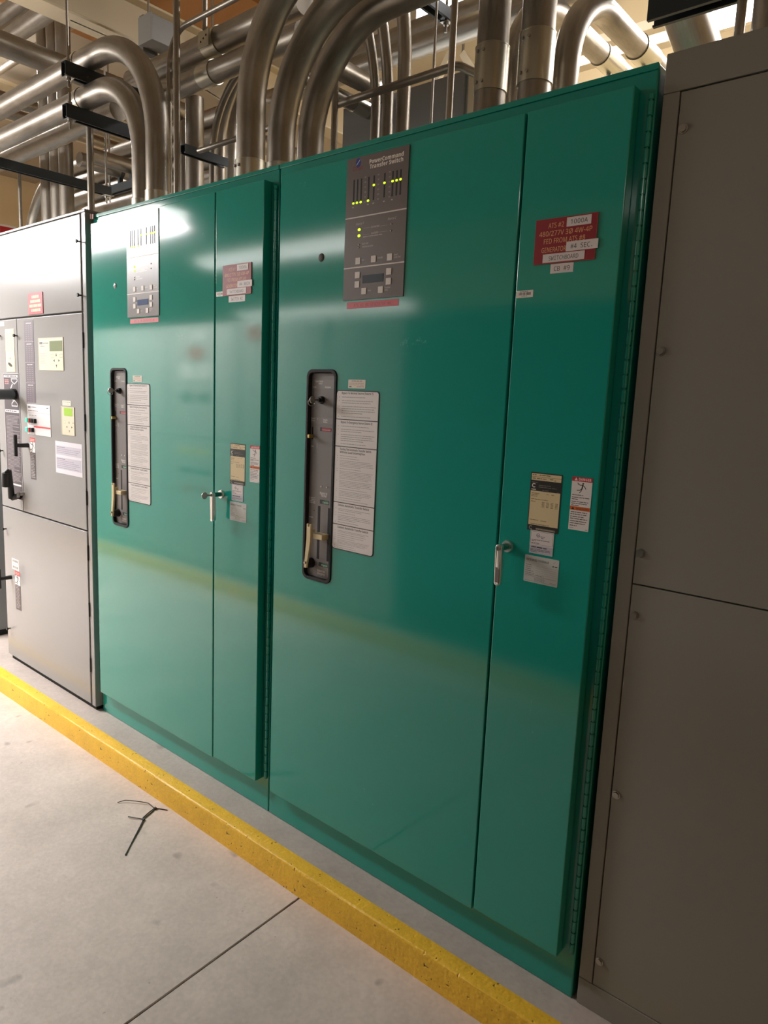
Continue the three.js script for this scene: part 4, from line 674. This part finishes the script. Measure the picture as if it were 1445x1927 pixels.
// third run behind the nested pair and the run along the depth
{
  const z = -0.55, y = px(100, 262, 'z', z).y; conduit('conduit', 'galvanized conduit running level behind the lower nested bend', [V3(-3.2, y, z), V3(-0.75, y, z)], 0.052, 0, M.galv);
  const p = px(50, 100, 'y', 3.42); conduit('conduit', 'broad conduit crossing square behind the higher nested bend', [V3(p.x, 3.42, 0.8), V3(p.x, 3.42, -3.2)], 0.065, 0, M.galv);
  const a = px(10, 28, 'z', -0.6); conduit('conduit', 'upper of two level conduits high beyond the cream beam', [V3(-7.4, a.y, -0.6), V3(px(95, 0, 'z', -0.6).x + 0.3, a.y, -0.6)], 0.055, 0, M.galv);
  const b = px(60, 42, 'z', -0.6); conduit('conduit', 'lower of two level conduits high beyond the cream beam', [V3(-7.4, b.y, -0.6), V3(px(110, 12, 'z', -0.6).x + 0.5, b.y, -0.6)], 0.055, 0, M.galv);
  const c = px(90, 75, 'z', -1.2); conduit('conduit', 'slim level conduit high behind the broad crossing conduit', [V3(-7.4, c.y, -1.2), V3(px(140, 45, 'z', -1.2).x + 0.5, c.y, -1.2)], 0.03, 0, M.galv);
  const d = px(40, 160, 'y', 3.6); for (const [k, lab] of [[0, 'nearer'], [1, 'farther']]) conduit('conduit', `conduit crossing far behind the nested bends, ${lab} to the green cabinets`, [V3(d.x - 0.4 - k * 0.28, 3.62, 0.6), V3(d.x - 0.4 - k * 0.28, 3.62, -3.2)], 0.045, 0, M.galv);
}
// bundle of nested bends near the cream wall
{
  const z = -1.35, us = [57, 84, 112, 141], top = px(250, 262, 'z', z).y;
  us.forEach((u, i) => { const b = px(u, 420, 'z', z), y = top - 0.06 - i * 0.125; conduit('conduit_bend', ['outermost', 'second', 'third', 'innermost'][i] + ' bend of the nested bundle beside the cream wall', [V3(b.x, 2.2, z), V3(b.x, y, z), V3(-0.9, y, z)], 0.058, 0.62 - i * 0.12, M.galv); });
  [92, 110, 127].forEach((u, i) => { const zz = -0.95, b = px(u, 420, 'z', zz); conduit('conduit', ['first', 'second', 'third'][i] + ' upright conduit in front of the nested bundle, counted from the cream wall', [V3(b.x, 2.2, zz), V3(b.x, 4.2, zz)], 0.05, 0, M.galv); });
  for (const [k, x] of [[0, px(213, 318, 'z', -0.95).x], [1, px(235, 322, 'z', -0.95).x]]) { const yy = px(204, 361, 'z', -1.0).y + 0.025 + 0.082; conduit('conduit', (k ? 'far' : 'near') + ' one of two strapped conduits on the slotted strut, counted from its hanger rod', [V3(x, yy, -0.72), V3(x, yy, -1.27)], 0.045, 0, M.galv, { rings: [[V3(x, yy, -1.0), Z_]], strapMat: M.strut }); }
}
// slim uprights at the left
{
  const up = (u, z, wpx, label, y1 = CEIL, v = 300) => { const b = px(u, v, 'z', z); return conduit('slim_conduit', label, [V3(b.x, b.x < -1.4 ? 2.2 : b.x < -0.012 ? 2.313 : TOPG, z), V3(b.x, y1, z)], rOf(b, wpx), 0, M.galv, { seg: 14 }); };
  up(170.5, -0.35, 13, 'slim upright conduit at the corner between grey switchgear and green cabinet', 2.98, 330);
  up(38, -0.75, 6.5, 'thin upright conduit in front of the cream wall', 3.3, 380);
  up(333, -0.2, 12.5, 'tall slim upright conduit between the nested bends and the big bends');
  up(630, -0.7, 12.5, 'tall slim upright conduit against the rearmost big bend', CEIL, 200);
  up(848, -0.13, 13, 'tall slim upright conduit left of the coupled conduits', CEIL, 150);
  const r0 = px(815, 150, 'z', -0.95); conduit('hanger_rod', 'thin upright rod in front of the grey enclosure', [V3(r0.x, TOPG, -0.95), V3(r0.x, CEIL, -0.95)], 0.0055, 0, M.steel, { seg: 10, category: 'rod' });
  const b = px(319, 300, 'z', -0.42), y = px(400, 20, 'z', -0.42).y; conduit('slim_conduit', 'slim conduit bending away to the right high up beside the tall slim upright', [V3(b.x, b.x < -0.012 ? 2.313 : TOPG, -0.42), V3(b.x, y, -0.42), V3(b.x + 0.62, y, -0.42)], 0.0125, 0.14, M.galv, { seg: 14 });
  const a = px(374, 284, 'z', -0.45), c = px(447, 256, 'z', -0.45); conduit('slim_conduit', 'slim level conduit resting on the short strut', [V3(a.x, a.y, -0.45), V3(c.x + 0.25, a.y, -0.45)], 0.012, 0, M.galv, { seg: 14 });
  const l0 = px(640, 195, 'z', -0.76), l1 = px(862, 122, 'z', -0.76); conduit('slim_conduit', 'slim level conduit crossing in front of the grey enclosure', [V3(l0.x - 0.03, l0.y, -0.76), V3(l1.x, l0.y, -0.76), V3(l1.x + 0.03, l0.y - 0.01, -0.84), V3(l1.x + 0.03, l0.y - 0.01, -1.2)], 0.016, [0.03, 0.03], M.galv, { seg: 14 });
}
// level runs with couplings
{
  const z = -0.58, y = px(339, 112, 'z', z).y, c = px(404, 84, 'z', z); conduit('conduit', 'upper of two large level conduits stacked, each with a coupling', [V3(-0.65, y, z), V3(0.69, y, z)], 0.056, 0, M.galv, { couplings: [[V3(c.x, y, z), X_, 0.1, M.zinc, false]] });
  const y2 = y - 0.128, c2 = px(394, 130, 'z', z); conduit('conduit', 'lower of two large level conduits stacked, each with a coupling', [V3(-0.65, y2, z), V3(0.69, y2, z)], 0.05, 0, M.galv, { couplings: [[V3(c2.x, y2, z), X_, 0.1, M.zinc, false]] });
  const b = thing('junction_box', 'grey sheet metal box hung above the level conduits', 'box', [px(290, 62, 'z', -0.7).x, px(290, 62, 'z', -0.7).y, -0.7]);
  part(b, 'body', bx(-0.06, 0.06, -0.065, 0.065, -0.12, 0.05, 0.004), std(0x77746f, 0.5)); part(b, 'lid', bx(-0.064, 0.064, -0.069, 0.069, 0.05, 0.058, 0.002), std(0x83807a, 0.5)); part(b, 'bracket', bx(-0.1, -0.06, -0.09, 0.1, -0.06, 0.03, 0.004), std(0x5b5852, 0.6)); part(b, 'hanger', cyl(V3(-0.08, 0.09, -0.015), V3(-0.08, CEIL - b.position.y, -0.015), 0.0065, 8), M.steel);
  const k = px(366, 62, 'z', -0.45); const pc = thing('perforated_clip', 'perforated steel clip on the upper level conduit', 'bracket', [k.x, k.y, -0.5]); part(pc, 'plate', bx(-0.04, 0.04, -0.04, 0.03, -0.003, 0.003, 0.001), M.zinc); for (const [x, yy] of [[-0.02, -0.015], [0, -0.005], [0.02, 0.005]]) part(pc, 'hole', cyl(V3(x, yy, 0.0028), V3(x, yy, 0.0036), 0.005, 10), M.slot); part(pc, 'rod', cyl(V3(0.008, 0.03, 0), V3(0.008, CEIL - k.y, 0), 0.012, 10), M.galv);
}
// uprights behind, between nested and big bends
{
  const V = (u, z, wpx, label, mat, bend) => { const b = px(u, 300, 'z', z), r = rOf(b, wpx), y0 = b.x < -0.012 ? 2.313 : TOPG; conduit(bend ? 'conduit_bend' : 'conduit', label, bend ? [V3(b.x, y0, z), V3(b.x, bend, z), V3(b.x + 0.62, bend, z)] : [V3(b.x, y0, z), V3(b.x, 3.1, z)], r, bend ? 0.4 : 0, mat); };
  V(346, -0.95, 20, 'upright conduit partly hidden beside the tall slim upright', M.galv);
  V(366, -0.78, 34, 'broad upright conduit behind the short strut', M.galv);
  V(400, -0.75, 13, 'narrowest bend behind the slim level conduit on the short strut', M.galv, 3.16);
  V(415, -0.95, 20, 'medium bend behind the slim level conduit on the short strut', M.galv, 3.3);
  V(436, -1.1, 28, 'broad bend half hidden behind the first big bend', M.galv, 3.4);
}
// three big bends
[[-0.25, 472, 250, 54, 2.64, 0.45, M.galv, 'nearest to the aisle of three big bends sweeping right'], [-0.41, 529, 270, 52, 2.565, 0.47, M.galv, 'middle of three big bends sweeping right'], [-0.57, 584, 270, 50, 2.6, 0.425, M.galv, 'farthest from the aisle of three big bends sweeping right']].forEach(([z, u, v, w, y0, R, mat, label], i) => {
  const b = px(u, v, 'z', z), r = rOf(b, w), y = y0 + R;
  conduit('big_conduit_bend', label, [V3(b.x, TOPG, z), V3(b.x, y, z), V3(2.2, y, z), V3(2.2, CEIL, z)], r, [R, 0.3], mat, { couplings: i < 2 ? [[V3(b.x, TOPG + 0.077 + i * 0.03, z), Y_, 0.15, M.zinc, true]] : [] });
});
// three slim bends curving towards the aisle
[[706, 18, 'slimmest of three slim bends curving to the aisle', 0.55, 0.72], [728, 21, 'middle of three slim bends curving to the aisle', 0.62, 0.85], [757, 25.5, 'thickest of three slim bends curving to the aisle', 0.9, 1.0]].forEach(([u, w, label, dy, R]) => {
  const z = -0.85, b = px(u, 235, 'z', z), r = rOf(b, w), y0 = b.y + 0.02 + (dy - 0.5) * 0.45;
  const path = [V3(b.x, TOPG, z), V3(b.x, y0, z)]; const N = 14; for (let k = 1; k <= N; k++) { const a = k / N * 0.95; path.push(V3(b.x, y0 + R * Math.sin(a), z + R * (1 - Math.cos(a)))); }
  conduit('slim_bend', label, [path[0], path[1]], r, 0, M.galv, { seg: 18, couplings: u === 728 ? [[V3(b.x, b.y - 0.06, z), Y_, 0.12, M.galv, false]] : [] }).children[0].geometry = sweep(path.map((p) => p.clone().sub(path[0])), r, 18);
});
// coupled straight conduits at the right and the two bends to the rear
[[921.5, -0.74, 61, 133, 0.155, 'straight conduit with a zinc coupling, beside the tall slim upright'], [1004, -0.74, 65, 113, 0.165, 'straight conduit with a zinc coupling, beside the bend to the rear']].forEach(([u, z, w, cv, cl, label]) => {
  const b = px(u, 180, 'z', z), t = px(u + 8, cv, 'z', z), r = rOf(b, w * 0.97);
  conduit('straight_conduit', label, [V3(b.x, TOPG, z), V3(b.x, CEIL, z)], r, 0, M.galv, { couplings: [[V3(b.x, t.y, z), Y_, cl, M.zinc, true]] });
});
{
  const z = -0.95, b4 = px(1063, 155, 'z', z), y4 = px(1175, 62, 'x', b4.x).y, q = px(1196, 77, 'x', b4.x), s = px(1213, 88, 'x', b4.x);
  conduit('rear_bend', 'galvanized bend to the rear with strap, ahead of its lower twin', [V3(b4.x, TOPG, z), V3(b4.x, y4, z), V3(b4.x, y4, -3.25)], rOf(b4, 50), 0.3, M.galv, { couplings: [[V3(b4.x, y4, q.z - 0.1), Z_, 0.16, M.zinc, false]], rings: [[V3(b4.x, y4, s.z - 0.03), Z_]] });
  const b3 = px(966, 150, 'z', z), y3 = px(1105, 78, 'x', b3.x).y, q3 = px(1128, 92, 'x', b3.x), s3 = px(1150, 108, 'x', b3.x);
  conduit('rear_bend', 'bend to the rear half hidden behind the coupled conduit', [V3(b3.x, TOPG, z), V3(b3.x, y3, z), V3(b3.x, y3, -3.25)], rOf(b3, 46), 0.33, M.galv, { couplings: [[V3(b3.x, y3, q3.z - 0.1), Z_, 0.18, M.zinc, false]], rings: [[V3(b3.x, y3, s3.z), Z_]] });
}
// bright runs in the rear aisle
{
  const p = px(790, 58, 'z', -1.62); conduit('conduit', 'upper of two level conduits in the rear aisle behind the slim bends', [V3(-0.6, p.y, -1.62), V3(4.8, p.y, -1.62)], 0.058, 0, M.galv);
  const q = px(790, 86, 'z', -1.45); conduit('conduit', 'lower of two level conduits in the rear aisle behind the slim bends', [V3(-0.6, q.y, -1.45), V3(4.8, q.y, -1.45)], 0.055, 0, M.galv);
  for (const [u, v, k, r] of [[672, 148, 'upper', 0.046], [643, 184, 'lower', 0.036]]) { const c = px(u, v, 'z', -1.05); conduit('conduit', `${k} of two short conduits running rearward past the rearmost big bend`, [V3(c.x, c.y, -0.78), V3(c.x, c.y, -1.26)], r, 0, M.galv, { couplings: [[V3(c.x, c.y, -1.18), Z_, 0.1, M.zinc, false]] }); }
  const e = px(1275, 70, 'z', -1.3); conduit('duct_elbow', 'pale wide duct stub behind the heavy black strut', [V3(e.x, e.y - 0.3, -1.6), V3(e.x, e.y + 0.02, -1.6), V3(e.x - 0.05, e.y + 0.25, -1.3), V3(e.x - 0.05, e.y + 0.7, -1.3)], 0.085, [0.12, 0.12], M.galv, { category: 'duct' });
  const t = px(1393, 40, 'z', -0.6); conduit('slim_conduit', 'slim upright conduit above the taupe cabinet', [V3(t.x, 2.3, -0.6), V3(t.x, CEIL, -0.6)], 0.0135, 0, M.galv, { seg: 14 });
  const u = px(1440, 30, 'z', -0.5); conduit('conduit', 'thick upright conduit above the taupe cabinet', [V3(u.x + 0.02, 2.3, -0.5), V3(u.x + 0.02, CEIL, -0.5)], 0.05, 0, M.galv);
}
// cream steel overhead
function beam(label, x, y, z0, z1, w, h) {
  const t = thing('steel_beam', label, 'beam', [x, y, z0]);
  part(t, 'web', bx(-0.006, 0.006, 0, h, 0, z1 - z0, 0.001), M.cream); part(t, 'flange', bx(-w / 2, w / 2, 0, 0.014, 0, z1 - z0, 0.003), M.cream); part(t, 'flange', bx(-w / 2, w / 2, h - 0.014, h, 0, z1 - z0, 0.003), M.cream); return t;
}
{
  const a = px(160, 50, 'y', 3.5); beam('cream steel beam above the nested bends', a.x, 3.5, RZ0, 2.5, 0.15, 0.24);
  beam('cream steel beam above the big bends', 0.6, 4.05, RZ0, 2.5, 0.16, 0.3);
  beam('cream steel beam near the end wall', -4.4, 4.05, RZ0, 2.5, 0.16, 0.3);
  const p = px(235, 20, 'y', 4.4); const t = thing('plywood_panel', 'orange brown plywood panel beside the cream beam', 'panel', [p.x, 4.41, p.z]); part(t, 'sheet', bx(-0.7, 0.9, 0, 0.032, -0.9, 0.9, 0.002), M.ply);
  const c = px(395, 152, 'z', -1.2), d = px(447, 184, 'z', -1.2); const br = thing('steel_brace', 'cream steel brace behind the broad upright conduit', 'brace', [c.x, c.y, -1.2]); part(br, 'angle', (() => { const L = Math.hypot(d.x - c.x, d.y - c.y) * 2.2, g = merge([bx(-L * 0.15, L, -0.06, 0.06, -0.006, 0.006, 0.001), bx(-L * 0.15, L, -0.066, -0.054, -0.05, 0.006, 0.001)]); g.rotateZ(Math.atan2(d.y - c.y, d.x - c.x)); return g; })(), M.cream); part(br, 'hanger', cyl(V3(0.02, 0.04, 0), V3(0.02, CEIL - c.y, 0), 0.008, 8), M.steel);
  for (const [k, z] of [[0, -2.75], [1, -3.05]]) { const g = px(1320, 55, 'z', z); const t2 = thing('wall_rail', (k ? 'rear' : 'front') + ' cream rail on the wall above the taupe cabinet', 'rail', [g.x, g.y + k * 0.1, z]); part(t2, 'rail', bx(-1.2, 1.6, -0.03, 0.03, -0.04, 0.04, 0.004), M.cream); part(t2, 'box', bx(0.05, 0.22, 0.03, 0.2, -0.05, 0.05, 0.004), M.cream); }
  for (const s of [-1, 1]) { const g = px(860, 100, 'z', -2.9); const t3 = thing('truss_web', (s < 0 ? 'front' : 'rear') + ' of two leaning cream braces behind the tall slim upright', 'brace', [g.x + s * 0.03, g.y, -2.9 - s * 0.03]); part(t3, 'angle', (() => { const q = bx(-0.025, 0.025, -0.75, 0.0, -0.02, 0.02, 0.003); q.rotateZ(s * 0.65); return q; })(), M.cream); part(t3, 'hanger', cyl(V3(0, -0.02, 0), V3(0, CEIL - g.y, 0), 0.01, 8), M.steel); }
  const sg = px(4, 431, 'x', RX0 + 0.01), sl = px(12, 431, 'x', RX0 + 0.01); const t4 = thing('wall_sign', 'white sign with red panel on the end wall', 'sign', [RX0, sg.y, sg.z]); part(t4, 'board', bx(0, 0.012, -0.12, 0.07, -0.2 , sl.z < sg.z ? 0.06 : sl.z - sg.z, 0.002), M.white); part(t4, 'red_panel', bx(0.012, 0.014, -0.1, 0.04, -0.17, (sl.z < sg.z ? 0.06 : sl.z - sg.z) - 0.03, 0.001), M.red);
}

// ───────────────────────── cable ties on the floor ─────────────────────────
{
  const P = (u, v, h = 0.0025) => { const p = px(u, v, 'y', FLOOR); p.y = FLOOR + h; return p; };
  const tie = (label, path, head) => {
    const o = path[0]; const t = thing('cable_tie', label, 'cable tie', [o.x, FLOOR, o.z]);
    const c = new THREE.CatmullRomCurve3(path.map((p) => V3(p.x - o.x, p.y - FLOOR, p.z - o.z)), false, 'catmullrom', 0.2);
    part(t, 'strap', sweep(c.getPoints(40), 0.0017, 8), M.black);
    const d = head.clone().sub(o); part(t, 'head', (() => { const g = new RoundedBoxGeometry(0.011, 0.007, 0.009, 2, 0.001); g.translate(d.x, 0.0045, d.z); return g; })(), M.black); return t;
  };
  tie('black cable tie with a raised arched tail linked to a longer one on the floor', [P(221, 1511.5, 0.003), P(236, 1509.5, 0.008), P(260, 1511.5, 0.008), P(279, 1514, 0.006), P(291, 1523), P(284, 1531), P(271, 1541.5), P(268.5, 1540.5), P(281, 1529), P(292, 1522), P(315, 1525.5)], P(292, 1523));
  tie('long black cable tie with a straight tail on the floor', [P(241, 1539.5, 0.006), P(255, 1541, 0.004), P(269, 1543), P(264, 1555), P(250, 1582), P(237, 1609), P(236.2, 1608.6), P(252, 1580), P(266, 1555), P(271, 1545)], P(270, 1544));
}

scene.traverse((o) => { if (o.isMesh) { o.castShadow = true; o.receiveShadow = true; } });
renderer.render(scene, camera);
